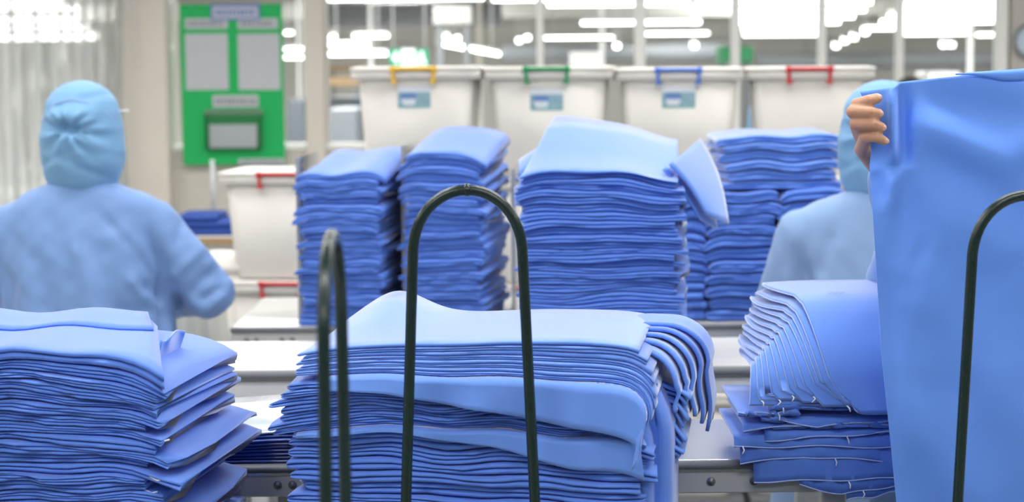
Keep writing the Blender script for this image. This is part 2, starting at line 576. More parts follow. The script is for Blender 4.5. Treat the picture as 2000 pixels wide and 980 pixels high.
# ------------------------------------------------------------------ piles of folded garments
class Pile:
    def __init__(s, O, yaw, W, D, seed, drape=None):
        s.O = np.array(O, float)
        s.a = yaw
        s.W, s.D = W, D
        s.rng = random.Random(seed)
        s.ug = np.linspace(-0.2, W + 0.5, 240)
        s.vg = np.linspace(-0.1, D + 0.1, 40)
        s.HU = np.zeros_like(s.ug)
        s.HV = np.zeros_like(s.vg)
        s.mU = np.zeros_like(s.ug)
        s.dev = np.zeros_like(s.ug)
        s.drape = drape

    def world(s, u, v, z):
        c, k = math.cos(s.a), math.sin(s.a)
        return np.stack([s.O[0] + u * c - v * k, s.O[1] + u * k + v * c, s.O[2] + z], -1)

    def top(s, u, v):
        return np.interp(u, s.ug, s.HU) + np.interp(v, s.vg, s.HV)

    def bend(s, u, z, R0):
        ud, zc, thm = s.drape
        R = np.maximum(z - zc, 0.004)
        q = np.maximum(u - ud, 0)
        th = np.minimum(q / R0, thm)
        ex = np.maximum(q - R0 * thm, 0)
        un = np.where(q > 0, ud + R * np.sin(th) + ex * math.cos(thm), u)
        zn = np.where(q > 0, zc + R * np.cos(th) - ex * math.sin(thm), z)
        return un, zn

    def layer(s, t, Pn=2, u0=0.0, u1=None, v0=0.0, v1=None, wav=0.3, keep=0.85, jit=0.004, jend=0.006, valley=0.006, tu=0.0, tv=0.0,
              sag=0.0, bendR=False, endr=1.0, skew=0.0, skewR=0.0, nu=26, lift=None, lo=0.16, hi=0.9, floor=0.4):
        r = s.rng
        W, D = s.W, s.D
        u1 = W if u1 is None else u1
        v1 = D if v1 is None else v1
        e = np.clip(np.abs((s.ug - W / 2) / (W / 2)), 0, 1.3) ** 4
        s.mU = s.mU + t * (1 + tu * np.clip(s.ug / W - .5, -.6, .6) - sag * e)
        s.dev = keep * s.dev + t * wav * Wave(r, lo, hi)(s.ug)
        HUn = np.maximum(s.mU + s.dev, s.HU + floor * t)
        dU = HUn - s.HU
        dV = t * tv * np.clip(s.vg / D - .5, -.6, .6)
        us = np.linspace(u0, u1, nu)
        th_m = float(np.mean(dU))
        f1 = Wave(r, .05, .4)
        vf = v0 + jit * f1(us)
        cols = []                                    # (v(u), frac(u))
        one = np.ones(nu)
        h = t / Pn
        for p in range(Pn):
            off = jit * Wave(r, .04, .3)(us) * 0.8
            sh = 0.12 / Pn * Wave(r, .08, .5)(us) if 0 < p else 0 * us
            lo_, hi_ = p / Pn + sh * 0, (p + 1) / Pn
            cols.append((vf + (valley if p else 0.35 * h), (lo_ + sh) * one))
            cols.append((vf + off + .12 * h, (lo_ + .2 / Pn) * one))
            cols.append((vf + off - .15 * h, (lo_ + .5 / Pn) * one))
            cols.append((vf + off + .12 * h, (lo_ + .82 / Pn) * one))
        cols.append((vf + .4 * h, one * 1.0))
        for q in (.12, .4, .7, .96):
            cols.append((vf + q * (v1 - vf), one))
        cols.append((v1 + .3 * h * one, .75 * one))
        cols.append((v1 + .3 * h * one, .25 * one))
        for q in (.96, .7, .4, .12):
            cols.append((vf + q * (v1 - vf), 0 * one))
        Vc = np.stack([c[0] for c in cols], 1)
        Fr = np.stack([c[1] for c in cols], 1)
        Uc = np.repeat(us[:, None], Vc.shape[1], 1)
        # ragged ends
        we0, we1 = Wave(r, .08, .4), Wave(r, .08, .4)
        g = (Uc - u0) / (u1 - u0)
        Uc = Uc + jend * we1(Vc) * g ** 4 + jend * we0(Vc) * (1 - g) ** 4
        Uc = Uc + skew * np.clip(Vc / D, 0, 1) * (1 - g)
        Uc = Uc + skewR * np.clip(Vc / D, 0, 1) * g ** 2
        # rounded end rings
        def endring(i, du, k):
            return Uc[i:i + 1] + du, Vc[i:i + 1], .5 + (Fr[i:i + 1] - .5) * k
        a2, a1 = endring(0, -.5 * th_m, .3), endring(0, -.34 * th_m, .72)
        b1, b2 = endring(-1, .34 * th_m * endr, .74), endring(-1, .5 * th_m * endr, .3)
        Uc = np.concatenate([a2[0], a1[0], Uc, b1[0], b2[0]])
        Vc = np.concatenate([a2[1], a1[1], Vc, b1[1], b2[1]])
        Fr = np.concatenate([a2[2], a1[2], Fr, b1[2], b2[2]])
        Fr = .05 + .84 * Fr
        zb = np.interp(Uc, s.ug, s.HU) + np.interp(Vc, s.vg, s.HV)
        tt = np.interp(Uc, s.ug, dU) + np.interp(Vc, s.vg, dV)
        Z = zb + Fr * tt
        if lift is not None:
            Z = Z + lift(Uc, Vc) * Fr
        if bendR and s.drape:
            R0 = max(float(s.mU[120]) - s.drape[1], 0.01)
            Uc, Z = s.bend(Uc, Z, R0)
        n = Vc.shape[1]
        pts = s.world(Uc, Vc, Z)
        V, Fc = loft([pts[i] for i in range(pts.shape[0])])
        s.vf_last = (us, vf)
        s.zt_prev = s.HU.copy()
        s.HU = HUn
        s.HV = s.HV + dV
        return V, Fc

    def front_flap(s, us, L, out=0.004, th=0.0028, z=None, n=7, shear=0.0, curl=0.0, bendR=False):
        """cloth hanging in front of the pile from the current top, length L(u)"""
        us = np.asarray(us)
        us0, vf = s.vf_last
        vfu = np.interp(us, us0, vf)
        zt = s.top(us, 0 * us) - 0.001 if z is None else z(us)
        q = np.linspace(0, 1, n)
        G = np.zeros((len(us), n + 2, 3))
        Lu = L(us)
        wv = Wave(s.rng, .06, .3)
        for j in range(n + 2):
            if j == 0:
                v, zz = vfu + .03, zt + .001
            elif j == 1:
                v, zz = vfu + .004, zt + .0005
            else:
                k = q[j - 2]
                v = vfu - out - .003 * wv(us + .02 * k) * k - curl * k
                zz = zt - .003 - Lu * k
            uu = us + shear * (q[max(j - 2, 0)]) * Lu
            if bendR:
                R0 = max(float(s.mU[120]) - s.drape[1], 0.01)
                un, zn = s.bend(us, zt, R0)
                kk = q[max(j - 2, 0)]
                zz = zn + (zz - zt) * np.maximum(1 - (zt - zn) / np.maximum(Lu, .02), .25) if j >= 2 else zn
                uu = un + shear * kk * Lu
                v = v - .006 * np.clip((us - s.drape[0]) / .1, 0, 1)
            G[:, j] = s.world(uu, v, zz)
        return sheet(G, -th)


def garment(geo, m, label, group, name='folded_gown', cat='folded gown'):
    V, Fc = merge(*geo) if isinstance(geo, list) else geo
    return tag(mk(name, V, Fc, m), label, cat, group)


def hem(G, parent, r=0.0011, m=None, name='hem'):
    return mk(name, *tube(G, r, 5), m or M['hem'], parent)


YAW = math.radians(-8)

# ---- the long trolley that carries the two front piles
TRAY = 0.90
rod = []


def hoop(c, half, ztop, zb, axis, r=0.0075, lean=0.02):
    """inverted U of bent rod; c = (x, y) of its middle"""
    pts = []
    for t in np.linspace(0, 1, 9)[:-1]:
        pts.append((-half - lean * (1 - t), zb + (ztop - half * 1.25 - zb) * t))
    for a in np.linspace(math.pi, 0, 25):
        pts.append((half * math.cos(a), ztop - half * 1.25 + half * 1.25 * math.sin(a) ** 0.9))
    for t in np.linspace(1, 0, 9)[1:]:
        pts.append((half + lean * (1 - t), zb + (ztop - half * 1.25 - zb) * t))
    if axis == 0:
        return tube([(c[0] + p, c[1], z) for p, z in pts], r, 12)
    return tube([(c[0], c[1] + p, z) for p, z in pts], r, 12)


def trolley(name, label, x0, x1, y0, y1, hoops):
    t = thing(name, label, 'trolley', ((x0 + x1) / 2, (y0 + y1) / 2, 0))
    mk('tray', *box(x0, x1, y0, y1, TRAY - .02, TRAY, .004), M['green_rod'], t, smooth=False)
    mk('shelf', *box(x0 + .02, x1 - .02, y0 + .02, y1 - .02, .25, .265, .004), M['green_rod'], t, smooth=False)
    for x in (x0 + .02, x1 - .02):
        for y in (y0 + .02, y1 - .02):
            l = mk('leg', *tube([(x, y, .09), (x, y, TRAY - .02)], .012, 10), M['green_rod'], t)
            mk('caster', *merge(cyl((x - .012, y, .045), .045, .024, 0, 16), box(x - .016, x + .016, y - .012, y + .012, .045, .095)), M['black'], l)
    for c, half, zt, ax in hoops:
        mk('hoop', *hoop(c, half, zt, TRAY - .01, ax, r=.0062 if ax else .0072), M['green_rod'], t)
    return t


pc = P(912, 371, 2.40)
pr = P(2008, 381, 2.40)
trolley('hoop_trolley', 'dark green enamelled trolley with rod hoops in front of the two nearest gown piles', -1.02, 0.92, 2.385, 2.875,
        [((pc[0], 2.40), .072, pc[2], 0), ((pr[0], 2.40), .072, pr[2], 0), ((-.80, 2.40), .072, pc[2], 0)])
pl = P(647, 460, 1.66)
trolley('hoop_trolley', 'nearest trolley, only one narrow blurred green hoop seen edge-on', pl[0] - .012, pl[0] + .75, 1.50, 1.86,
        [((pl[0], 1.66), .085, pl[2], 1)])
# weld bead on the hoop top
tr = bpy.data.objects['hoop_trolley']
for p in (pc, pr):
    mk('weld', *tube([(p[0] - .004, 2.40, p[2]), (p[0], 2.40, p[2]), (p[0] + .004, 2.40, p[2])], (.0078, .0088, .0078), 12), M['green_rod'], tr)

# ---- left front pile
O = P(300, 980, 2.46)
ux = np.array([math.cos(YAW), math.sin(YAW)])
W = 0.52
pl_ = Pile((O[0] - W * ux[0], O[1] - W * ux[1], TRAY), YAW, W, 0.36, 11)
grp = 'gowns of the left front pile'
zt = P(150, 676, 2.5)[2] - TRAY - .016
n = 24
t = zt / (n + .3)
rg = random.Random(5)
for i in range(n):
    e = rg.uniform(-.014, .014)
    far = rg.random() < .3
    geo = pl_.layer(t, Pn=rg.choice([2, 3, 3]), u0=rg.uniform(-.01, .01), u1=W + e + (.022 if far else 0), v0=rg.uniform(-.006, .006), v1=.36 + rg.uniform(-.02, .03),
                    wav=.36, keep=.88, jit=.005, jend=.012, tu=.03, sag=.10, valley=.014)
    o = garment(geo, M['cloth'], 'folded blue gown in the left front pile, %s below its loose top gown' % nth(n - i), grp)
    if rg.random() < .3:
        # short white thread end at the right front corner
        q = pl_.world(W + e + .004 - rg.uniform(0, .03), rg.uniform(-.012, .02), pl_.top(W, 0) - t * .5)
        mk('thread', *tube([q, q + (.012, -.006, -.004), q + (.020, -.006, -.002)], .0012, 5), M['thread'], o)
lf = lambda u, v: .006 * ease(v / .36) * ease(u / .5 + .3)
geo = pl_.layer(t * 1.6, Pn=2, u0=0, u1=W + .022, v0=.004, v1=.33, wav=.2, jit=.003, lift=lf, valley=.008, skewR=-.15)
us = np.linspace(0, W, 20)
g2 = np.zeros((20, 5, 3))
for j, (v, dz) in enumerate([(.33, .002), (.30, .008), (.26, .004), (.22, .0015), (.19, .0005)]):
    us = np.linspace(0, W + .02 - .15 * v / .36, 20)
    g2[:, j] = pl_.world(us, v + 0 * us, pl_.top(us, v + 0 * us) + lf(us, v) + dz)
o = garment([geo, sheet(g2, -.003)], M['cloth'], 'loose top gown of the left front pile with a folded upper edge', None)
G = np.zeros((16, 10, 3))
for i in range(16):
    for j in range(10):
        a, b = i / 15, j / 9
        px = (306 + 46 * a) * (1 - b) + (316 + 46 * a) * b
        py = (706 - 14 * a) * (1 - b) + (664 - 20 * a + 6 * math.sin(a * 7)) * b
        G[i, j] = P(px, py, 2.60 + .10 * a + .010 * math.sin(a * 9 + b) * b)
mk('loose_corner', *sheet(G, .0025), M['cloth_b'], o)

# ---- centre front pile
O = P(586, 980, 2.52)
W = 0.485
cp = Pile((O[0], O[1], TRAY), YAW, W, 0.35, 23, drape=(W - .035, .225, 1.5))
grp = 'gowns of the centre front pile'
rg = random.Random(8)
LB = 'folded blue gown of the centre front pile, '


def cp_thread(o):
    pass


def cz(px, py):            # height above the tray on the pile's front
    return P(px, py, 2.50)[2] - TRAY


def cp_layers(n, ztarget, label, left=(0, 0), tu=0.0, Pn=(2, 3), **k):
    cur = float(np.interp(W * .3, cp.ug, cp.mU))
    t = (ztarget - cur) / n
    for i in range(n):
        f = i / max(1, n - 1)
        geo = cp.layer(t, Pn=rg.choice(Pn), u0=left[0] + (left[1] - left[0]) * f + rg.uniform(-.014, .012), u1=W + k.get('du1', 0) + rg.uniform(-.018, .008),
                       v0=rg.uniform(-.005, .005), v1=.35, wav=k.get('wav', .3), keep=.9, jit=.004, jend=.012, tu=tu, sag=.05, valley=.014)
        garment(geo, M['cloth'], label % nth(n - i), grp)
    return t


cp_layers(13, cz(700, 850), LB + '%s below its lower flap', left=(.012, .0), tu=-.05)
t = .009
geo = cp.layer(t, Pn=2, u0=-.004, u1=W - .008, v0=-.006, wav=.2, tu=-.1)
fl = cp.front_flap(np.linspace(-.002, W - .01, 30), lambda u: .004 + .046 * ease(u / W * 1.15 - .25), out=.007, shear=.1)
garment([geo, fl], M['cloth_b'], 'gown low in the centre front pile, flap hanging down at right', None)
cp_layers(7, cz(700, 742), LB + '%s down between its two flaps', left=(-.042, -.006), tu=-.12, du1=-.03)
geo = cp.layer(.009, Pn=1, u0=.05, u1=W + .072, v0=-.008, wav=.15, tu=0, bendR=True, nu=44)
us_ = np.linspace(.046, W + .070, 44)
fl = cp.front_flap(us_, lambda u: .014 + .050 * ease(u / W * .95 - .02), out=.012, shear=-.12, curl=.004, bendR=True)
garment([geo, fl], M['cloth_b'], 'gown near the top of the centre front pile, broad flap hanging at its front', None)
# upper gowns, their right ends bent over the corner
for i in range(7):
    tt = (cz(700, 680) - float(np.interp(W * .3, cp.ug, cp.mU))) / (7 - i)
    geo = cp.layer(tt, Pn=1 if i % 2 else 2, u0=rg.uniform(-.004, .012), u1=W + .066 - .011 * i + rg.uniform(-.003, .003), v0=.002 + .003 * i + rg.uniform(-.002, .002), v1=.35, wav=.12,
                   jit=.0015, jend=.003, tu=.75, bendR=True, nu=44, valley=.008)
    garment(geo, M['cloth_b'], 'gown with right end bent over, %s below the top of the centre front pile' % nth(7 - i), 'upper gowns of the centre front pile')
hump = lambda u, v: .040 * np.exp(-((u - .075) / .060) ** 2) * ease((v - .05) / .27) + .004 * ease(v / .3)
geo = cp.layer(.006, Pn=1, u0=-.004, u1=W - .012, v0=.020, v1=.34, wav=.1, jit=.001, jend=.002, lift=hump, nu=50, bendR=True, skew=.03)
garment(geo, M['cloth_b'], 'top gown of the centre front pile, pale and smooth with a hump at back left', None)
# gowns hanging down the right side of the centre pile: each turns the corner
for k, (uk, v0, z1, z0, l) in enumerate([(W - .002, .022, .27, -.03, 'foremost'), (W + .022, .055, .285, -.03, 'second'), ]):
    plan = [(W - .05, v0 - .001), (W - .02, v0)] + [(uk - .014 + .0035 * q, v0 + .001 + .0012 * math.sin(q * 2.1 + k)) for q in range(4)] + [(uk, v0 + .006), (uk + .003, v0 + .03), (uk + .006, v0 + .06), (uk + .009, v0 + .10)]
    nb_ = 16
    G = np.zeros((len(plan), nb_, 3))
    for i, (uu, vv) in enumerate(plan):
        for j in range(nb_):
            b = j / (nb_ - 1)
            pull = .030 * (1 - min(1, b * 4)) ** 2 * (i > 2)
            G[i, j] = cp.world(np.array(uu - pull + .003 * math.sin(i * 1.9 + k) * b), np.array(vv + .002 * math.sin(i * 2.7 + k * 2) * b), np.array(z1 + (z0 - z1) * b))
    garment([sheet(G, .003)], M['cloth'], 'blue gown hanging down the right side of the centre front pile, %s of two' % l, 'gowns hanging beside the centre pile', name='hanging_gown')
for k, (uk, v0, z0, l) in enumerate([(W + .030, .10, .235, 'first'), (W + .040, .135, .225, 'second'), (W + .050, .17, .215, 'third'), (W + .060, .205, .20, 'fourth'), (W + .070, .235, .185, 'fifth')]):
    path = []
    zt_ = .318 + .004 * k
    for q in np.linspace(0, 1, 5)[:-1]:
        path.append((W - .11 + (uk - .06 - W + .11) * q, zt_ + .006 * math.sin(q * 2)))
    for a in np.linspace(0, 1.5, 10):
        path.append((uk - .06 + .06 * math.sin(a), zt_ + .005 - .055 * (1 - math.cos(a))))
    zl_ = path[-1][1]
    for q in np.linspace(0, 1, 8)[1:]:
        path.append((uk + .003 * math.sin(q * 6 + k), zl_ + (z0 - zl_) * q))
    G = np.zeros((len(path), 7, 3))
    for i, (uu, zz_) in enumerate(path):
        for j in range(7):
            G[i, j] = cp.world(np.array(uu + .004 * j / 6), np.array(v0 + .002 * math.sin(i * .9 + k) + .10 * j / 6), np.array(zz_ + .002 * math.sin(j + k)))
    garment([sheet(G, -.005)], M['cloth_b'] if k < 3 else M['cloth'], 'blue gown arching over the right corner of the centre front pile, %s from the front' % l, 'arching gowns of the centre pile', name='arching_gown')
# wavy gown ends showing under the bent corner
for k, (z, v, ue) in enumerate([(.262, .12, .050), (.240, .115, .046), (.215, .11, .044), (.190, .105, .042)]):
    parts = []
    for q in range(3):
        G = np.zeros((20, 6, 3))
        for i in range(20):
            a = i / 19
            for j in range(6):
                G[i, j] = cp.world(np.array(W - .03 + (ue + .03 - .006 * q) * a), np.array(v + .003 * q + .16 * j / 5),
                                   np.array(z - .0075 * q + .006 * math.sin(a * 8 + k * 1.7 + q * .5) * a - .020 * a ** 3 + .012 * math.sin(a * 3.0)))
        parts.append(sheet(G, -.0042))
    garment(parts, M['cloth_b'], 'wavy gown end poking out right of the centre front pile, %s from the top' % ['first', 'second', 'third', 'fourth'][k], 'wavy gown ends of the centre pile')

# ------------------------------------------------------------------ work tables
def table(label, x0, x1, yf, yb, ztop, topmat, apron_h, bolts, edge_t=0.014, apron_x1=None, legs=True, edge_gap=0.006):
    t = thing('work_table', label, 'table', ((x0 + x1) / 2, (yf + yb) / 2, 0))
    mk('table_top', *box(x0, x1, yf + .012, yb, ztop - .022, ztop, .002), topmat, t, smooth=False)
    # rounded rubber edge strip
    pr_ = [(yf + .013, ztop - .0005), (yf + .005, ztop - .001), (yf, ztop - edge_t * .35), (yf, ztop - edge_t * .75), (yf + .005, ztop - edge_t), (yf + .013, ztop - edge_t)]
    mk('edge_strip', *loft([[(x, y, z) for y, z in pr_] for x in (x0, x1)]), M['rubber'], t)
    ax1 = x1 if apron_x1 is None else apron_x1
    za = ztop - edge_t - edge_gap
    a = mk('apron', *box(x0, ax1, yf + .010, yf + .035, za - apron_h, za, .002), M['alu'], t, smooth=False)
    for bx in bolts:
        for (dx) in (0,):
            mk('bolt', *merge(cyl((bx, yf + .0095, za - apron_h * .42), .0068, -.002, 1, 16), cyl((bx, yf + .0075, za - apron_h * .42), .0035, -.0008, 1, 8)), M['bolt'], a)
    if legs:
        for x in (x0 + .06, (x0 + x1) / 2, x1 - .06):
            for y in (yf + .05, yb - .05):
                mk('leg', *box(x - .02, x + .02, y - .02, y + .02, 0, ztop - .02, .003), M['alu'], t, smooth=False)
    mk('rear_apron', *box(x0, x1, yb - .03, yb - .01, ztop - .08, ztop - .022), M['alu'], t, smooth=False)
    return t


T1F, T1B, T1Z = 2.88, 3.23, P(1000, 904, 2.88)[2]
b1 = [px2x(p, T1F, 950) for p in (432, 459, 541, 570, 1390, 1474)]
table('nearest steel topped work table behind the front piles', -1.3, .575, T1F, T1B, T1Z, M['steel'], .034, b1, apron_x1=px2x(1600, T1F, 950))
T2F, T2B, T2Z = 3.69, 4.10, P(1000, 720, 3.69)[2]
table('cream topped middle work table carrying the wide gown pile with the drooping corner', -1.9, 1.45, T2F, T2B, T2Z, M['laminate'], .032, [], edge_t=.018)
T3F, T3B, T3Z = 4.68, 5.30, P(500, 640, 4.68)[2]
b3 = [px2x(p, T3F, 662) for p in (480, 500, 550, 570)]
table('rear cream work table carrying the two tall narrow gown piles', px2x(450, T3F, 645), 1.5, T3F, T3B, T3Z, M['laminate'], .034, b3, edge_t=.013)

# film-covered dark fabric on the nearest table; lamp glare is painted as white film
x0, x1 = -.66, -.12
fb = thing('fabric_bundle', 'flat bundle of dark blue fabric under film with painted white glare on the nearest table', 'fabric', (-.4, 3.05, T1Z))
rg = random.Random(3)
zz = T1Z
xs = np.linspace(x0, x1, 40)
bulge = lambda x: .010 * np.exp(-((x + .36) / .10) ** 2)
nl = 8
for i in range(nl):
    h = (.036 + bulge(xs)) / nl
    za = T1Z + (.036 + bulge(xs)) * i / nl
    jf = rg.uniform(-.004, .004)
    yf, yb = T1F + .014 + jf, T1B - .01
    rings = [[(x, yf + .003, a + .0006), (x, yf, a + hh * .5), (x, yf + .003, a + hh * .95), (x, yb, a + hh * .95), (x, yb, a + .0006)] for x, a, hh in zip(xs, za, h)]
    mk('fabric_layer', *loft(rings), M['darkfilm'], fb)
G = np.zeros((40, 8, 3))
for i, x in enumerate(xs):
    for j in range(8):
        G[i, j] = (x, T1F + .018 + (T1B + .0 - T1F - .018) * j / 7, T1Z + .037 + float(bulge(x)) + .0015 * math.sin(j * 1.3 + x * 14) + (.004 if j == 7 else 0))
mk('top_sheet', *sheet(G, -.003), M['glarefilm'], fb)

# ------------------------------------------------------------------ tall narrow piles on the rear table
def tower(pxl, pxr, ytop, Y, zb, D, n, seed, label, top_label, m, yaw=YAW, Pn=(2,), jend=.010, tv=.10, wav=.22, jx=.006, t_last=1.0, sag=.03, top_lift=.0, valley=.007):
    a = P(pxl, ytop, Y)
    b = P(pxr, ytop, Y)
    W = (b[0] - a[0]) / math.cos(yaw)
    pile = Pile((a[0], Y, zb), yaw, W, D, seed)
    rg = random.Random(seed + 1)
    t = (a[2] - zb) / n
    for i in range(n):
        last = i == n - 1
        lf = (lambda u, v: top_lift * ease(v / D)) if last and top_lift else None
        geo = pile.layer(t * rg.uniform(.8, 1.2) if not last else t, Pn=rg.choice(Pn), u0=rg.uniform(-jx, jx), u1=W + rg.uniform(-jx, jx), v0=rg.uniform(-jx, jx), v1=D + rg.uniform(-jx, jx),
                         wav=wav, keep=.8, jit=.003, jend=jend, tv=tv, sag=sag, nu=20, lift=lf, valley=valley, endr=1.7)
        garment(geo, m, top_label if last else label.replace('below its top', nth(n - 1 - i) + ' below its top'), None if last else 'gowns of the ' + label.split(' the ', 1)[1].split(',')[0])
    return pile


tower(586, 742, 316, T3F + .03, T3Z, .34, 23, 31, 'blue gown in the tall narrow pile left of the arched hoop, below its top', 'top gown of the tall narrow pile left of the arched hoop', M['cloth'], yaw=math.radians(-11), jx=.009, tv=.08, top_lift=.018)
tower(789, 938, 290, T3F + .03, T3Z, .34, 25, 37, 'blue gown in the tall narrow pile behind the arched hoop, below its top', 'top gown of the tall narrow pile behind the arched hoop', M['cloth'], yaw=math.radians(-11), jx=.009, tv=.08, top_lift=.02)
# wide pile with the drooping corner on the middle table
mp = tower(1022, 1326, 320, T2F + .035, T2Z, .32, 30, 41, 'folded blue gown in the wide pile with drooping corner, below its top', 'unused', M['cloth'], yaw=math.radians(-5), Pn=(2,), jend=.012, tv=.10, wav=.4, jx=.010, sag=.02)
old = [o for o in bpy.data.objects if o.get('label') == 'unused'][0]
tag(old, 'second gown from the top of the wide pile with drooping corner', 'folded gown')
lf = lambda u, v: .070 * ease(v / .30) * (1 - .55 * ease(u / mp.W * 1.3 - .3)) - .012 * ease(u / mp.W * 2 - 1) * (1 - ease(v / .2))
geo = mp.layer(.008, Pn=1, u0=-.004, u1=mp.W - .004, v0=-.006, v1=.30, wav=.1, jit=.001, jend=.002, lift=lf, nu=40, skew=.055)
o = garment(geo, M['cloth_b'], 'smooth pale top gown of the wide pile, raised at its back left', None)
# drooping corner
a, b, c_, d = P(1306, 322, 3.72), P(1366, 272, 4.0), P(1420, 438, 3.80), P(1376, 418, 3.74)
for k, (dx, l) in enumerate([(0, 'outer'), (.012, 'inner')]):
    G = np.zeros((12, 14, 3))
    for i in range(12):
        for j in range(14):
            s, r = i / 11, j / 13
            top = a * (1 - s) + b * s
            bot = d * (1 - s) + c_ * s if k == 0 else d * (1 - s) + (c_ + np.array([-.01, .01, .0])) * s
            q = top * (1 - r) + bot * r
            q = q + np.array([.008 * math.sin(r * math.pi) * (.3 + s) , -.01 * math.sin(s * math.pi), .006 * math.sin(r * math.pi)])
            G[i, j] = q + (dx * -1, dx, -dx * .9)
    garment([sheet(G, .005)], M['cloth_b'], 'gown corner drooping down the right side of the wide pile, %s ply' % l, 'drooping gown corners', name='drooping_gown')
# gown ends poking out on the left of the wide pile
for k, (px, py) in enumerate([(1004, 385), (1012, 330), (1016, 520)]):
    c = P(px, py, 3.86)
    G = np.zeros((8, 8, 3))
    for i in range(8):
        for j in range(8):
            s, r = i / 7, j / 7
            G[i, j] = c + (.06 * s, .12 * r - .05, .010 * math.sin(r * 4) + .02 * s - .012 * (1 - s) ** 2 + .035 * r)
    garment([sheet(G, .006)], M['cloth_b'], 'gown end poking out left of the wide pile, %s' % ['middle of three', 'highest of three', 'lowest of three'][k], 'gown ends left of the wide pile')
# white slip along the right of the wide pile
G = np.zeros((5, 16, 3))
for i in range(5):
    for j in range(16):
        q = P(1329 + i * 2.2 + 3 * math.sin(j * 1.7), 425 + j * 11.5, 3.86 + .03 * i)
        G[i, j] = q
tag(mk('paper_slip', *sheet(G, .002), M['white']), 'white paper slip between the wide pile and the piles beside it', 'paper')
# thick piles at right rear
tower(1338, 1380, 345, T3F + .04, T3Z, .30, 13, 51, 'folded blue gown in the narrow pile squeezed behind the drooping corner, below its top', 'top gown of the narrow pile squeezed behind the drooping corner', M['cloth'], yaw=0, Pn=(1, 2), tv=.05)
pb = tower(1390, 1524, 356, T3F + .03, T3Z, .32, 11, 53, 'thick folded blue gown in the lower pile beside the right worker, below its top', 'top gown of the lower pile beside the right worker', M['cloth'], yaw=0, Pn=(2, 3), tv=.02, sag=.04)
tower(1536, 1650, 352, T3F + .03, T3Z, .32, 11, 57, 'thick folded blue gown in the pile hidden behind the right worker, below its top', 'top gown of the pile behind the right worker', M['cloth'], yaw=0, Pn=(2, 3), tv=.02)
zc = T3Z + float(np.max(pb.top(np.linspace(0, pb.W, 20), np.full(20, .16)))) - .004
tower(1418, 1640, 262, T3F + .05, zc, .30, 6, 59, 'folded blue gown in the upper pile left of the right hood, below its top', 'top gown of the upper pile left of the right hood', M['cloth_b'], yaw=0, Pn=(2,), tv=.05, sag=.05, wav=.15, jx=.012, jend=.012)
# clear dividers on the rear table
for k, (px, y0, l) in enumerate([(581, 308, 'left of the first tall pile'), (787, 285, 'between the two tall piles'), (1002, 330, 'right of the second tall pile')]):
    a = P(px, y0, T3F + .05)
    dv = thing('acrylic_divider', 'clear upright acrylic divider on the rear table, ' + l, 'divider', (a[0], T3F + .2, T3Z), 'acrylic dividers')
    V, Fc = box(a[0] - .003, a[0] + .003, T3F + .05, T3F + .40, T3Z + .004, a[2])
    mk('panel', rotz(V, YAW * .3, (a[0], T3F + .05, 0)), Fc, M['acrylic'], dv, smooth=False)
    mk('front_edge', *box(a[0] - .006, a[0] + .006, T3F + .044, T3F + .05, T3Z + .004, a[2]), M['bag'], dv, smooth=False)
    mk('foot', *box(a[0] - .008, a[0] + .008, T3F + .06, T3F + .38, T3Z, T3Z + .006), M['bag'], dv, smooth=False)

# ------------------------------------------------------------------ pile draped over the front edge, at right on the nearest table
def xat(px, Y, py=700):
    return P(px, py, Y)[0]


rg = random.Random(77)
flaps = [  # left px, right px, hem y left / middle / right, top y, pale
    (1655, 1800, 974, 968, 948, 945, 'lowest'), (1562, 1800, 946, 964, 938, 930, 'second lowest'), (1473, 1800, 939, 937, 931, 880, 'third lowest, broad'),
    (1446, 1800, 904, 890, 903, 860, 'fourth lowest'), (1434, 1800, 872, 870, 872, 845, 'fifth lowest'), (1494, 1800, 859, 852, 838, 830, 'sixth lowest'),
    (1452, 1800, 840, 828, 826, 805, 'seventh lowest'), (1488, 1800, 812, 832, 812, 790, 'eighth lowest'), (1442, 1560, 803, 806, 800, 765, 'ninth lowest, short'),
    (1500, 1800, 790, 790, 795, 760, 'tenth lowest')]
zb = T1Z
nb = len(flaps)
for k, (pl0, pr0, y0, y1, y2, yt, l) in enumerate(flaps):
    Yp = T1F - .006 - .0022 * k if k < 3 else T1F - .004 - .0022 * k
    Xl, Xr = xat(pl0, Yp), xat(pr0, Yp)
    us = np.linspace(0, 1, 24)
    hz = np.array([P(pl0 + (pr0 - pl0) * q, np.interp(q, [0, .35, 1], [y0, y1, y2]), Yp)[2] for q in us])
    hz = hz + .0018 * np.sin(us * 13 + k * 2)
    zlay = T1Z + .004 + (k + .5) * .0098
    G = np.zeros((24, 9, 3))
    wv = Wave(rg, .1, .5)
    for i, q in enumerate(us):
        X = Xl + (Xr - Xl) * q
        for j in range(9):
            if j < 3:
                G[i, j] = (X, [3.08, 2.97, Yp + .012][j], zlay - (.001 if j == 2 else 0))
            else:
                r = (j - 3) / 5
                G[i, j] = (X, Yp - .004 * math.sin(r * 3) * wv(q) - .002 * r - .004 * min(1, r * 3), zlay - .006 * min(1, r * 4) + (hz[i] - zlay + .006) * r if r > 0 else zlay - .004)
    o = garment([sheet(G, -.006 if k > 2 else -.004)], M['cloth'], 'blue cut piece flap in the right pile on the nearest table, %s' % l, 'cut pieces of the right pile', name='cut_piece', cat='cut piece')
    hem(G[:, 8], o, .0011)
    for _ in range(rg.choice([0, 1, 1])):
        i = rg.randrange(1, 16)
        q = G[i, 8] + (0, -.003, 0)
        mk('thread', *tube([q, q + (.002, -.003, -.005), q + (.001 + rg.uniform(-.004, .004), -.004, -.011)], .0011, 5), M['thread'], o)
xl2 = [1668, 1657, 1650, 1640, 1612, 1590, 1572, 1548, 1522, 1505, 1488, 1466]
hy = [808, 790, 762, 778, 792, 772, 784, 770, 778, 772, 780, 790]
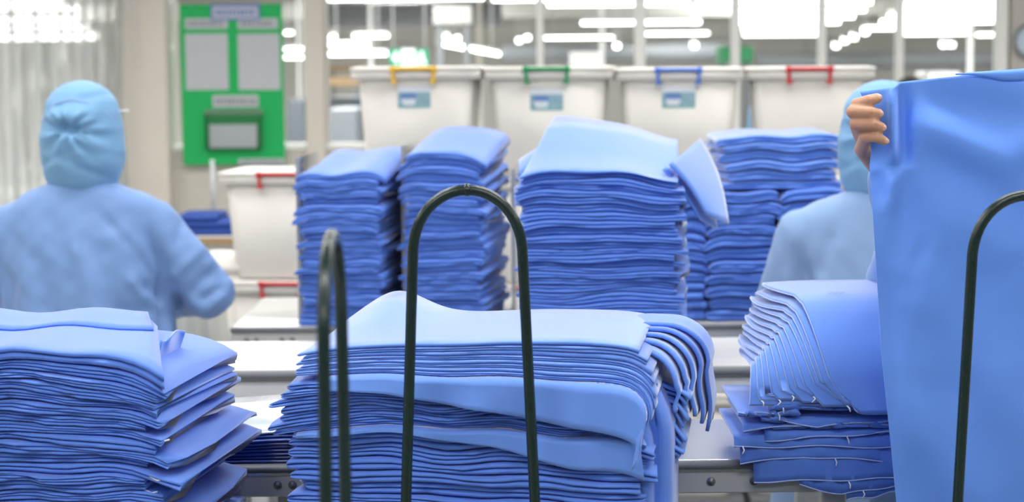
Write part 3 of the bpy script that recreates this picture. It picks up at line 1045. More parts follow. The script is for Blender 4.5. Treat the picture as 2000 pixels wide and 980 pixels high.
NS = 12
ordn = ['topmost', 'second', 'third', 'fourth', 'fifth', 'sixth', 'seventh', 'eighth', 'ninth', 'tenth', 'eleventh', 'twelfth']
for k in range(NS):
    f = k / (NS - 1)
    zl = P(1500, 551, 3.1)[2] - .0085 * k - (.004 if k else 0)
    Yk = 2.832 + .0018 * k
    R = .115 - .060 * f
    x_back, x_bend = (1490, 1552) if k == 0 else (1478 - 36 * f + rg.uniform(-6, 6), 1545 - 75 * f)
    zh = P(xl2[k], hy[k], Yk)[2]
    path = []
    for q in np.linspace(0, 1, 7)[:-1]:
        path.append((3.1 + (Yk + R - 3.1) * q, zl, x_back + (x_bend - x_back) * q ** 1.5))
    for a in np.linspace(0, math.pi / 2, 8):
        path.append((Yk + R - R * math.sin(a), zl - R + R * math.cos(a), x_bend + (xl2[k] - x_bend) * .60 * (a / 1.57) ** 1.1))
    for q in np.linspace(0, 1, 10)[1:]:
        path.append((Yk - .002 * q, zl - R + (zh - zl + R) * q, x_bend + (xl2[k] - x_bend) * (.60 + .40 * q)))
    nr = 14
    G = np.zeros((nr, len(path), 3))
    wv = Wave(rg, .05, .3)
    for j, (Y, z, px) in enumerate(path):
        Xl, Xr = (px - 1000) / F * Y * 1.003, (1800 - 1000) / F * Y
        for i in range(nr):
            r = (i / (nr - 1)) ** 1.6
            lying = max(0, 1 - j / 6)
            dz = .006 * wv(r * .3 + j * .01) * lying * (k > 0) - .010 * (1 - r) ** 6 * (j < 8) * (.4 + f)
            hang = max(0, (j - 13) / (len(path) - 14))
            up = .018 * math.exp(-r / .05) * hang ** 3 if k == 0 else 0
            if k == 0 and j < 6: dz += .0
            G[i, j] = (Xl + (Xr - Xl) * r, Y + .001 * wv(r * .4 + .3) * hang, z + dz + up)
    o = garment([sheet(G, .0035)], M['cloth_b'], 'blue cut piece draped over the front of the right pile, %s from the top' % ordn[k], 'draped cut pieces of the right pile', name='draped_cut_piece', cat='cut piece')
    hem(np.concatenate([G[0, :], G[1:, -1]]) + (0, -.0008, 0), o, .0013)
    if 0 < k and rg.random() < .7:
        for _ in range(1):
            q = G[0, -1]
            mk('thread', *tube([q, q + (.004, -.004, -.004), q + (.002 + rg.uniform(-.004, .008), -.004, -.010)], .0012, 5), M['thread'], o)
    if k == 0:
        p0, = [P(1633, 579, 2.90)]
        # small printed mark lying on the bend of the cloth
        parts = []
        for i in range(9):
            for row in range(2):
                a = (i / 8 - .5) * .024
                # place on the arc: angle where y pixel is about 578
                ang0 = min(np.linspace(0, 1.57, 300), key=lambda t: abs(proj((.5, Yk + R - R * math.sin(t), zl - R + R * math.cos(t)))[1] - 577))
                ang = ang0 + row * .05
                y, z = Yk + R - (R + .0055) * math.sin(ang), zl - R + (R + .0055) * math.cos(ang)
                ca, sa = math.cos(ang), math.sin(ang)
                wdt = .0011 if (i + row) % 3 else .0004
                hgt = .0010
                X = xat(1633, y, 579) + a
                e = np.array([0, -ca, -sa]) * hgt
                c = np.array([X, y, z])
                dx = np.array([wdt, 0, 0])
                parts.append((np.array([c - dx - e, c + dx - e, c + dx + e, c - dx + e]), [(0, 1, 2, 3)]))
        mk('printed_mark', *merge(*parts), M['print'], o, smooth=False)

# ------------------------------------------------------------------ cloth held up at right
nu_, nv_ = 90, 90
YH = 2.69
G = np.zeros((nu_, nv_, 3))
ycol = np.concatenate([np.linspace(0, .2, 40)[:-1], np.linspace(.2, 1, 51)])
wv = Wave(random.Random(4), .15, .6)


def gauss(d, w): return math.exp(-(d / w) ** 2)


def seg_d(p, a, b):
    a, b, p = np.array(a, float), np.array(b, float), np.array(p, float)
    t = np.clip(((p - a).dot(b - a)) / ((b - a).dot(b - a)), 0, 1)
    return np.linalg.norm(p - a - t * (b - a)), t


FOLDS = [((1741, 160), (1747, 325), -22, 9), ((1764, 165), (1768, 330), 12, 13), ((1748, 330), (1735, 420), -9, 14), ((1780, 330), (1750, 520), 7, 22),
         ((1770, 230), (2000, 330), -14, 40), ((1790, 300), (2050, 460), 10, 45), ((1800, 190), (2050, 235), 7, 34), ((1760, 320), (1980, 520), -8, 45),
         ((1850, 400), (1800, 640), -6, 40), ((1960, 430), (1860, 800), 8, 55), ((1930, 700), (1990, 980), -7, 50), ((1780, 560), (1800, 900), -6, 40), ((1840, 480), (1850, 540), 4, 12),
         ((1720, 470), (1745, 900), 5, 25), ((1705, 335), (1725, 400), 6, 14), ((1780, 525), (1806, 470), 5, 10), ((2040, 150), (2010, 520), -10, 50)]
for i in range(nu_):
    a = (i / (nu_ - 1)) ** 1.5
    for j in range(nv_):
        b = ycol[j]
        ty = 167 - 37 * a * 1.15 - 12 * math.sin(a * 3.1) * .4
        if a < .12: ty = 167 + 12 * (1 - a / .12) ** .7
        by = 1150
        py = ty + (by - ty) * b
        left = float(np.interp(py, [165, 179, 192, 205, 300, 322, 350, 420, 560, 700, 1150], [1690, 1679, 1686, 1700, 1701, 1698, 1700, 1705, 1714, 1723, 1768]))
        px = left + (2230 - left) * a
        dY = 0
        for s0, s1, am, wd in FOLDS:
            d, t = seg_d((px, py), s0, s1)
            dY += am * .001 * gauss(d, wd) * (1 - abs(2 * t - 1) ** 4)
        dY += .006 * wv(px / 1300, py / 1300)
        # the edge rolls back round the hand
        dY += .018 * ease((1735 - px) / 45) * ease((420 - py) / 140)
        dY += .0012 * gauss(py - 616, 3)
        G[i, j] = P(px, py, YH + dY)
held = tag(mk('held_cloth', *sheet(G, -.0015), M['cloth_held']), 'large blue cloth held up by a bare hand at the right edge', 'cloth')
H = np.zeros((30, 4, 3))
for i in range(30):
    s = i / 29
    px = 1866 + (2230 - 1866) * s
    for j in range(4):
        k = int(np.argmin(np.abs(G[:, 0, 0] - P(px, 140, YH)[0])))
        q = G[k, 0]
        H[i, j] = q + np.array([0, -.0025 - .002 * math.sin(j), .003 - .0055 * j * ease(s * 3)])
mk('folded_hem', *sheet(H, .0012), M['cloth_held'], held)

# ------------------------------------------------------------------ people
def remesh(geo, voxel, smooth=4):
    V, Fc = geo
    me = bpy.data.meshes.new('tmp')
    me.from_pydata(np.asarray(V).tolist(), [], Fc)
    o = link(bpy.data.objects.new('tmp', me))
    m = o.modifiers.new('r', 'REMESH')
    m.mode = 'VOXEL'
    m.voxel_size = voxel
    if smooth:
        s = o.modifiers.new('s', 'SMOOTH')
        s.factor = .5
        s.iterations = smooth
    dg = bpy.context.evaluated_depsgraph_get()
    ev = o.evaluated_get(dg)
    e = ev.to_mesh()
    V = np.empty(len(e.vertices) * 3)
    e.vertices.foreach_get('co', V)
    N = np.empty(len(e.vertices) * 3)
    e.vertex_normals.foreach_get('vector', N)
    Fc = [tuple(p.vertices) for p in e.polygons]
    V, N = V.reshape(-1, 3).copy(), N.reshape(-1, 3).copy()
    ev.to_mesh_clear()
    bpy.data.objects.remove(o)
    bpy.data.meshes.remove(me)
    return V, N, Fc


def chain(pts, k=3, n=14):
    """tapered limb: (x, y, z, r) joints -> closed geometry with round joints"""
    pts = np.asarray(pts, float)
    parts = []
    for a, b in zip(pts[:-1], pts[1:]):
        t = np.linspace(0, 1, k + 1)
        seg = a[None] * (1 - t[:, None]) + b[None] * t[:, None]
        parts.append(tube(seg[:, :3], seg[:, 3], n))
    for p in pts:
        parts.append(sphere(p[:3], p[3], n, 8))
    return merge(*parts)


def ell(z, rx, ry, cx=0, cy=0, n=28, e=2.0):
    r = []
    for i in range(n):
        t = 2 * math.pi * i / n
        c, s = math.cos(t), math.sin(t)
        r.append((cx + rx * math.copysign(abs(c) ** (2 / e), c), cy + ry * math.copysign(abs(s) ** (2 / e), s), z))
    return r


def fold(V, N, segs, flat=(1, 1, 1), side=None):
    d = np.zeros(len(V))
    flat = np.array(flat, float)
    for pts, amp, wid in segs:
        pts = np.asarray(pts, float)
        best = np.full(len(V), 1e9)
        fade = np.ones(len(V))
        L = len(pts) - 1
        for k in range(L):
            a, b = pts[k], pts[k + 1]
            bb = (b - a) * flat
            t = np.clip((((V - a) * flat) @ bb) / (bb @ bb), 0, 1)
            q = np.linalg.norm((V - a - t[:, None] * (b - a)) * flat, axis=1)
            m = q < best
            best[m] = q[m]
            s = (k + t) / L
            fade[m] = np.clip(np.minimum(s, 1 - s) * 4 + .25, 0, 1)[m]
        d += amp * np.exp(-(best / wid) ** 2) * fade
    if side is not None:
        d *= np.clip(-N[:, 1] * 2.5 + .1, 0, 1)
    return V + N * d[:, None]


def person(label, X, Y, ztop, yaw, armR, armL, gmat, hair=False, folds=(), voxel=.010, handR=None, seed=1, body_yaw_head=0.0, hood_label=None):
    """local frame: facing +y, z up from the floor; arms are [shoulder, elbow, wrist] in local metres for a 1.585 m figure"""
    k = ztop / 1.585
    t = thing('person', label, 'person', (X, Y, 0))
    rg = random.Random(seed)
    org = np.array([X, Y, 0])

    def W_(V):
        return rotz(np.asarray(V) * k, yaw) + org
    # ---- body
    parts = [sphere((0, .015, 1.475), (.072, .090, .105), 20, 14), sphere((0, .03, 1.42), (.055, .075, .06), 16, 10),
             chain([(0, -.005, 1.42, .05), (0, -.01, 1.33, .052)]),
             loft([ell(1.36, .05, .05, 0, -.01), ell(1.30, .095, .06), ell(1.24, .155, .085), ell(1.10, .155, .10), ell(.98, .14, .095), ell(.86, .165, .11), ell(.78, .15, .10)]),
             sphere((0, .105, 1.47), (.012, .016, .02), 8, 6), sphere((.074, .005, 1.47), (.012, .02, .03), 8, 6), sphere((-.074, .005, 1.47), (.012, .02, .03), 8, 6)]
    for s in (-1, 1):
        parts.append(chain([(s * .08, 0, .82, .078), (s * .085, .01, .46, .052), (s * .085, -.01, .09, .036)]))
        parts.append(chain([(s * .085, -.03, .045, .034), (s * .09, .12, .032, .028)]))
    for si, arm in ((1, armR), (-1, armL)):
        a, b, c = [np.array(q, float) for q in arm]
        parts.append(chain([(*a, .045), (*b, .036), (*c, .024)]))
        if si == 1 and handR is not None:
            continue
        d = (c - b) / np.linalg.norm(c - b)
        sd = np.cross(d, (0, 0, 1))
        sd /= np.linalg.norm(sd)
        up = np.cross(sd, d)
        pm = c + d * .085
        parts.append(chain([(*c, .022), (*(c + d * .045 + sd * .012), .022), (*(pm + sd * .018), .014)]))
        parts.append(chain([(*c, .022), (*(c + d * .045 - sd * .012), .022), (*(pm - sd * .022), .013)]))
        for q, Lf in ((-.033, .066), (-.012, .08), (.011, .085), (.034, .074)):
            p0 = pm + sd * q
            parts.append(chain([(*p0, .0098), (*(p0 + d * Lf * .5 - up * .008), .009), (*(p0 + d * Lf - up * .026), .0078)], 2, 8))
        parts.append(chain([(*(c + d * .03 + sd * .022 * si), .014), (*(c + d * .06 + sd * .05 * si - up * .01), .011), (*(c + d * .095 + sd * .058 * si - up * .02), .009)], 2, 8))
    V, N, Fc = remesh(merge(*parts), .0075, 3)
    V = W_(V)
    if handR is not None:
        V, Fc = merge((V, Fc), handR)
    mk('body', V, Fc, M['skin'], t)
    for s in (-1, 1):
        V, Fc = sphere((s * .028, .093, 1.49), (.012, .006, .006), 10, 6)
        mk('eye', W_(V), Fc, M['eye'], t)
        V, Fc = merge(loft([ell(.0, .05, .10, s * .088, .05, e=3), ell(.03, .052, .105, s * .088, .05, e=3), ell(.065, .045, .08, s * .088, .02, e=3), ell(.09, .04, .055, s * .087, -.005)]))
        mk('shoe', W_(V), Fc, M['shoe'], t)
    # mask over nose and mouth
    G = np.zeros((11, 7, 3))
    for i in range(11):
        for j in range(7):
            a = (i / 10 - .5) * 2.3
            b = j / 6
            G[i, j] = (.082 * math.sin(a), .012 + .108 * math.cos(a) - .012 * abs(b - .45), 1.475 - .085 * b)
    V, Fc = sheet(G, .002)
    mk('face_mask', W_(V), Fc, M['mask'], t)
    # ---- gown
    g = [loft([ell(1.352, .066, .066, 0, -.012), ell(1.335, .074, .074, 0, -.012), ell(1.318, .105, .085, 0, -.01), ell(1.298, .158, .098, 0, -.005), ell(1.268, .208, .108), ell(1.20, .218, .126),
               ell(1.10, .222, .138), ell(1.0, .222, .145), ell(.88, .232, .152), ell(.70, .25, .16), ell(.48, .268, .17)])]
    for arm in (armR, armL):
        a, b, c = [np.array(q, float) for q in arm]
        e = b + (b - a) * .06
        g.append(chain([(*a, .066), (*(a * .5 + b * .5), .068), (*e, .066), (*(b * .45 + c * .55), .056), (*(c * .97 + b * .03), .043)], 3, 18))
    V, N, Fc = remesh(merge(*g), voxel, 5)
    V = fold(V, N, [(a_, b_ * 1.15, c_ * 1.1) for a_, b_, c_ in folds], (1, .05, 1), True)
    wv1, wv2 = Wave(rg, .10, .4, 6), Wave(rg, .05, .2, 6)
    V = V + N * (.0035 * wv1(V[:, 0] * 1.0, V[:, 2] * .5) + .0015 * wv2(V[:, 2], V[:, 0] - V[:, 1]))[:, None]
    mk('gown', W_(V), Fc, gmat, t)
    # ---- hood or hair
    if hair:
        V, Fc = sphere((0, -.008, 1.493), (.084, .092, .098), 24, 16)
        keep = (V[:, 1] < .05) | (V[:, 2] > 1.53)
        V = np.where(keep[:, None], V, V * .9 + np.array([0, .0, 1.493]) * .1)
        mk('hair', W_(V), Fc, M['hair'], t)
    else:
        nr, na = 60, 120
        rings = []
        prof = [(1.312, .076), (1.330, .088), (1.350, .096), (1.375, .1035), (1.405, .1055), (1.44, .1035), (1.475, .100), (1.505, .0955), (1.535, .086), (1.558, .070), (1.574, .047), (1.583, .022), (1.585, .006)]
        zs = np.interp(np.linspace(0, 1, nr), np.linspace(0, 1, len(prof)), [p[0] for p in prof])
        rs = np.interp(np.linspace(0, 1, nr), np.linspace(0, 1, len(prof)), [p[1] for p in prof])
        for z, r in zip(zs, rs):
            ring = []
            for i in range(na):
                th = 2 * math.pi * i / na
                x, y = r * math.cos(th), r * 1.16 * math.sin(th) + .0
                n = np.array([math.cos(th), math.sin(th), (z - 1.45) * 3])
                n /= np.linalg.norm(n)
                d = 0.0
                if y < .02:
                    kx, kz = x + .006, z - 1.468       # gathered knot in the middle of the back
                    rr = math.hypot(kx, kz * 1.1)
                    an = math.atan2(kz, kx)
                    d -= .024 * math.exp(-((kz + .12 * kx) / .010) ** 2) * math.exp(-(kx / .040) ** 2)
                    d += .017 * math.exp(-((kz - .030) / .022) ** 2) * math.exp(-(kx / .055) ** 2)
                    d += .007 * math.exp(-((kz + .030) / .03) ** 2) * math.exp(-(kx / .06) ** 2)
                    d += .0075 * math.sin(12 * an + 1.0 + 2.5 * math.sin(an * 2 + .6)) * math.exp(-((rr - .032) / .026) ** 2)
                    d += .0055 * math.sin(8 * an + .5 + 2.0 * math.sin(an + .4)) * math.exp(-((rr - .07) / .03) ** 2) * (1 if kz < 0 else .3)
                    # slanting creases to the nape
                    d -= .006 * math.exp(-((kz + .055 - .45 * kx) / .011) ** 2) * math.exp(-((kx + .05) / .05) ** 2)
                    d -= .006 * math.exp(-((kz + .085 + .5 * kx) / .012) ** 2) * math.exp(-((kx - .04) / .05) ** 2)
                    d -= .004 * math.exp(-((kz - .062 - .3 * kx) / .010) ** 2)
                d += .0022 * math.sin(5 * th + z * 40) * (z < 1.40)
                ring.append(np.array([x, y - .0, z]) + n * d)
            rings.append(ring)
        V, Fc = loft(rings)
        Vh = rotz(V, body_yaw_head)
        h = mk('hood', W_(Vh), Fc, M['hood'], t)
        # stitched seam over the crown and mask strap
        seam = []
        for q in np.linspace(-1.2, 1.2, 30):
            x = .104 * math.sin(q) * .96
            z = 1.47 + .088 * math.cos(q * 1.05) ** 1.0 - .02
            r = np.interp(z, zs, rs)
            yy = -1.16 * math.sqrt(max(r * r - x * x, 1e-6))
            seam.append((x * 1.0, yy - .0012, z))
        V, Fc = tube(seam, .0011, 5)
        mk('seam', rotz(V, body_yaw_head) * k @ np.eye(3) if False else W_(rotz(V, body_yaw_head)), Fc, M['hem'], h)
        V, Fc = tube([(.098, -.02, 1.508), (.112, -.022, 1.509), (.124, -.03, 1.5085)], .0022, 6)
        mk('mask_tie', W_(rotz(V, body_yaw_head)), Fc, M['mask'], t)
    return t


# left worker, seen from behind
c = P(158, 157, 4.70)
fl_l = [([(.175, -.1, 1.21), (.205, -.1, 1.10), (.200, -.1, 1.0)], -.012, .010), ([(-.02, -.15, 1.22), (.05, -.15, 1.08), (.09, -.15, .90)], .009, .020), ([(-.13, -.15, 1.20), (-.11, -.15, 1.0), (-.13, -.15, .88)], .009, .025), ([(.13, -.15, 1.10), (.17, -.15, 1.03)], .010, .010), ([(.27, -.06, 1.19), (.33, -.06, 1.10)], .008, .012), ([(.29, -.06, 1.03), (.36, -.06, 1.06)], -.010, .010), ([(.25, -.06, 1.05), (.31, -.06, .99)], .009, .012), ([(.35, -.05, 1.11), (.37, -.05, 1.06)], .012, .009),
        ([(.06, -.15, 1.26), (.15, -.16, 1.16), (.21, -.15, 1.05)], -.010, .012), ([(.10, -.15, 1.23), (.19, -.15, 1.11)], .008, .014),
        ([(-.10, -.16, 1.18), (-.05, -.16, .98), (.02, -.16, .90)], -.008, .022), ([(.02, -.16, 1.10), (.06, -.16, .95)], .008, .02), ([(.08, -.16, 1.02), (.20, -.15, 1.0)], -.010, .014),
        ([(.06, -.16, .97), (.16, -.16, .94)], .010, .018), ([(.10, -.16, .93), (.19, -.16, .98)], -.008, .012), ([(-.17, -.14, 1.12), (-.19, -.15, .9)], -.010, .02),
        ([(.205, -.10, 1.02), (.205, -.12, .85)], -.022, .012), ([(.16, -.13, 1.08), (.22, -.09, 1.03)], -.012, .014),
        ([(.30, -.08, 1.16), (.22, -.09, 1.08)], .008, .012), ([(.33, -.07, 1.11), (.24, -.08, 1.02)], -.008, .012), ([(.38, -.04, 1.08), (.30, -.07, .99)], .008, .012),
        ([(.26, -.04, 1.26), (.24, -.08, 1.17)], -.006, .012)]
person('worker in blue gown and gathered hood seen from behind, left of the piles', c[0], 4.70, c[2], 0.0,
       [(.178, 0, 1.215), (.300, .02, 1.05), (.19, .24, .99)], [(-.178, 0, 1.215), (-.29, .03, 1.04), (-.15, .25, .98)], M['gown'], folds=fl_l, seed=3)
# right worker, seen from behind
c = P(1726, 156, 4.36)
fl_r = [([(-.12, -.13, 1.24), (-.16, -.13, 1.12)], -.008, .016), ([(.0, -.15, 1.22), (.0, -.15, .95)], .006, .03), ([(-.20, -.1, 1.1), (-.22, -.1, .95)], -.008, .012),
        ([(-.20, -.06, 1.18), (-.17, -.12, 1.05), (-.16, -.12, .92)], -.020, .016), ([(-.14, -.14, 1.12), (-.10, -.15, .92)], .010, .018), ([(-.08, -.15, 1.12), (-.06, -.15, .95)], -.005, .018),
        ([(-.22, -.06, 1.15), (-.24, -.07, 1.0)], .008, .014), ([(.05, -.15, 1.2), (.10, -.15, 1.0)], -.006, .02)]
person('worker in grey-blue gown seen from behind, half hidden by the raised cloth', c[0], 4.36, c[2], math.radians(-6),
       [(.185, 0, 1.215), (.262, .03, 1.01), (.13, .17, 1.03)], [(-.185, 0, 1.215), (-.258, .03, .985), (-.13, .17, 1.03)], M['gown_r'], folds=fl_r, seed=5, body_yaw_head=-.25)

# the worker who holds up the cloth: facing the camera behind it; only the right hand and bits of sleeve show
HX, HY, HZ = P(1968, 300, 3.16)[0], 3.16, 1.57
hk = HZ / 1.585
def fj(l):
    return [(*P(a, b, Yd), r) for a, b, Yd, r in l]
fingers = dict(
    index=fj([(1690, 210, 2.742, .0115), (1673, 204, 2.674, .0092), (1698, 196, 2.664, .0086), (1713, 192, 2.668, .0076)]),
    middle=fj([(1682, 232, 2.742, .0115), (1665, 218, 2.668, .0096), (1697, 219, 2.659, .0089), (1715, 222, 2.664, .0079)]),
    ring=fj([(1680, 262, 2.740, .0112), (1671, 242, 2.668, .0094), (1704, 242, 2.659, .0087), (1721, 249, 2.665, .0077)]),
    little=fj([(1682, 292, 2.736, .0105), (1690, 266, 2.674, .0084), (1712, 268, 2.664, .0078), (1727, 275, 2.668, .0067)]),
    thumb=fj([(1728, 302, 2.776, .0150), (1716, 270, 2.752, .0120), (1722, 240, 2.742, .0108), (1730, 212, 2.734, .0088)]))
wrist = P(1728, 328, 2.79)
elbow = P(1802, 462, 2.985)
hp = [chain(v, 3, 16) for v in fingers.values()]
for nm in ('index', 'middle', 'ring', 'little'):
    m0 = np.array(fingers[nm][0])
    hp.append(chain([m0, (*(m0[:3] * .5 + wrist * .5), .0165), (*wrist, .022)], 3, 16))
hp.append(chain([fingers['thumb'][0], (*wrist, .022)], 2, 14))
hp.append(chain([(*wrist, .0235), (*(wrist * .8 + elbow * .2), .026), (*(wrist * .4 + elbow * .6), .034)], 4, 18))
Vh, Nh, Fh = remesh(merge(*hp), .0019, 5)
# knuckle creases
cre = []
for nm in ('index', 'middle', 'ring', 'little'):
    for i in (1, 2):
        p = np.array(fingers[nm][i][:3])
        d = np.array(fingers[nm][i + 1][:3]) - p
        d /= np.linalg.norm(d)
        up = np.array([0, 0, 1.0])
        for s_ in (-.0022, .0022):
            cre.append(([p + d * s_ - up * .008 - (0, .008, 0), p + d * s_ - (0, .009, 0), p + d * s_ + up * .008 - (0, .008, 0)], -.0005, .0011))
        cre.append(([p - (0, .008, 0), p - (0, .008, 0) + d * .0001], .0008, .005))
Vh = fold(Vh, Nh, cre)


def loc_(p):
    return tuple(rotz([np.array(p) - (HX, HY, 0)], -math.pi)[0] / hk)


sh = loc_((HX - .185, HY - .01, 1.225 * hk))
person_h = person('worker hidden behind the raised blue cloth, bare hand gripping its edge', HX, HY, HZ, math.pi, [sh, loc_(elbow), loc_(wrist + (elbow - wrist) * .14)],
                  [(-.205, 0, 1.225), (-.30, .12, 1.12), (-.36, .38, 1.36)], M['gown'], hair=True, handR=(Vh, Fh), seed=9, voxel=.009)
for nm in ('index', 'middle', 'ring', 'little'):
    q = fingers[nm]
    a, b = np.array(q[2][:3]), np.array(q[3][:3])
    d = (b - a) / np.linalg.norm(b - a)
    n = np.array([-.10, -1.0, .25]) if nm == 'index' else np.array([.35, -1.0, .1])
    n = n - d * n.dot(d)
    n /= np.linalg.norm(n)
    s_ = np.cross(n, d)
    G = np.zeros((9, 9, 3))
    r = q[3][3]
    for i in range(9):
        for j in range(9):
            u, v = (i / 8 - .5) * 2, (j / 8 - .5) * 2
            u2 = u * math.sqrt(1 - v * v / 2)
            v2 = v * math.sqrt(1 - u * u / 2)
            G[i, j] = b + d * (u2 * .0058 - .0005) + s_ * v2 * r * .68 + n * (r * (.93 - .30 * v2 * v2 - .12 * u2 * u2) + .0004)
    mk('fingernail', *sheet(G, .0006), M['nail'], person_h)
# two workers far behind the bins
c = P(1478, 168, 7.35)
person('far worker in blue gown glimpsed between the blue- and red-handled bins', c[0] + .07, 7.35, c[2], math.radians(30), [(.205, 0, 1.225), (.275, .06, 1.0), (.14, .24, .98)],
       [(-.205, 0, 1.225), (-.262, .04, .985), (-.14, .25, .96)], M['gown'], seed=15, voxel=.014)
c = P(1779, 151, 7.7)
person('far worker whose black hair just shows above the raised cloth', c[0], 7.7, c[2], math.radians(-15), [(.205, 0, 1.225), (.275, .06, 1.0), (.14, .24, .98)],
       [(-.205, 0, 1.225), (-.262, .04, .985), (-.14, .25, .96)], M['gown'], hair=True, seed=17, voxel=.014)

# ------------------------------------------------------------------ storage bins
BW, BD, BH = .425, .34, .355


def make_bin(label, hm, loc, sticker, group):
    t = thing('storage_bin', label, 'storage bin', loc, group, YAW * .75)
    w0, w1, d0, d1 = BW * .385, BW * .448, BD * .39, BD * .45

    def rr(hw, hd, z, c=.035):
        pts = []
        for cx, cy, a0 in ((hw - c, hd - c, 0), (-hw + c, hd - c, 90), (-hw + c, -hd + c, 180), (hw - c, -hd + c, 270)):
            for q in (0, 30, 60, 90):
                a = math.radians(a0 + q)
                pts.append((cx + c * math.cos(a), cy + c * math.sin(a), z))
        return pts
    mk('tub', *loft([rr(w0, d0, 0), rr(w0 + .004, d0 + .004, .008), rr(w1, d1, BH - .035), rr(w1 - .006, d1 - .006, BH - .034), rr(w0 - .006, d0 - .006, .012)]), M['bin'], t, local=True)
    mk('rim', *loft([rr(w1 + .001, d1 + .001, BH - .045), rr(BW / 2, BD / 2, BH - .040), rr(BW / 2, BD / 2, BH - .018), rr(BW / 2 - .006, BD / 2 - .006, BH - .016)]), M['bin'], t, local=True)
    mk('lid', *loft([rr(BW / 2 - .002, BD / 2 - .002, BH - .016), rr(BW / 2 + .003, BD / 2 + .003, BH - .012), rr(BW / 2 + .002, BD / 2 + .002, BH - .004), rr(BW / 2 - .02, BD / 2 - .02, BH)]), M['bin'], t, local=True)
    # front latch handle: flat bar with two legs and feet
    y = -BD / 2 - .004
    hw = .073
    h = mk('latch_handle', *merge(box(-hw, hw, y - .010, y, BH - .014, BH - .002, .003), box(-hw + .002, -hw + .012, y - .006, y, BH - .050, BH - .010, .002), box(hw - .012, hw - .002, y - .006, y, BH - .050, BH - .010, .002),
                                  box(-hw, -hw + .020, y - .006, y + .004, BH - .056, BH - .046, .002), box(hw - .020, hw, y - .006, y + .004, BH - .056, BH - .046, .002),
                                  box(-hw - .004, -hw + .014, y - .011, y + .001, BH - .017, BH, .003), box(hw - .014, hw + .004, y - .011, y + .001, BH - .017, BH, .003)), hm, t, smooth=False, local=True)
    if sticker is not None:
        sx, sz = sticker
        # front wall slopes: place the sticker just proud of it
        ys = lambda z: -(d0 + .004 + (d1 - d0 - .004) * (z - .008) / (BH - .043)) - .0012

        def quad(pts, off=0):
            return np.array([(sx + a, ys(sz + b) - off, sz + b) for a, b in pts])
        s = mk('sticker', quad([(-.054, -.036), (.054, -.036), (.054, .034), (-.054, .034)]), [(0, 1, 2, 3)], M['teal'], t, smooth=False, local=True)
        mk('sticker_sky', quad([(-.053, .016), (.053, .016), (.053, .033), (-.053, .033)], .0005), [(0, 1, 2, 3)], M['stickwhite'], s, smooth=False, local=True)
        mk('sticker_box_picture', *merge((quad([(-.044, -.005), (-.034, -.027), (.0, -.027), (.008, -.005)], .0005), [(0, 1, 2, 3)])), M['stickwhite'], s, smooth=False, local=True)
        mk('sticker_cloth_picture', quad([(-.048, -.006), (.012, -.006), (.004, .013), (-.040, .013)], .0006), [(0, 1, 2, 3)], M['stickblue'], s, smooth=False, local=True)
        mk('sticker_band', quad([(-.053, -.035), (.053, -.035), (.053, -.030), (-.053, -.030)], .0005), [(0, 1, 2, 3)], M['stickgreen'], s, smooth=False, local=True)
    return t


BY = 6.0
bins = [(818, 129, M['yellow'], 'yellow', (-.002, .255)), (1078, 129, M['green'], 'green', (-.002, .247)), (1336, 131, M['blue'], 'blue', (-.0, .258)), (1592, 129, M['red'], 'red', None)]
lev = ['top', 'second', 'third', 'lowest']
for bx, by, hm, cn, st in bins:
    a = P(bx, by, BY)
    zt_ = a[2]
    for r in range(4):
        mcol = hm if r == 0 else M[['red', 'yellow', 'green', 'blue'][(r + int(bx)) % 4]]
        make_bin('milky plastic storage bin with %s handle, top of the bin row behind the piles' % cn if r == 0 else
                 'milky plastic storage bin, %s bin under the one with %s handle' % (['', 'first', 'second', 'third'][r], cn),
                 mcol, (a[0], BY + BD / 2, zt_ - BH * (r + 1) - .002 * r), st if r == 0 else None, 'storage bins behind the piles')
    pz = zt_ - BH * 4 - .006
    tag(mk('pallet', *merge(box(a[0] - .2, a[0] + .2, BY - .0, BY + .34, pz - .03, pz), *[box(a[0] - .2 + q, a[0] - .12 + q, BY, BY + .34, 0, pz - .03) for q in (0, .16, .32)]), M['slate2'], smooth=False),
        'low grey pallet under the bins with %s handle' % cn, 'pallet', 'pallets under the bins')
a = P(556, 335, BY)
for r in range(3):
    make_bin('milky plastic storage bin with red handle left of the tall piles, %s of its stack' % ['topmost', 'middle', 'lowest'][r], M['red'], (a[0], BY + BD / 2, a[2] - BH * (r + 1) - .004 * r), None, 'red-handled bins left of the tall piles')
pz = a[2] - BH * 3 - .008
tag(mk('pallet', *merge(box(a[0] - .2, a[0] + .2, BY, BY + .34, pz - .03, pz), *[box(a[0] - .2 + q, a[0] - .12 + q, BY, BY + .34, 0, pz - .03) for q in (0, .16, .32)]), M['slate2'], smooth=False),
    'low grey pallet under the red-handled bins left of the tall piles', 'pallet', 'pallets under the bins')

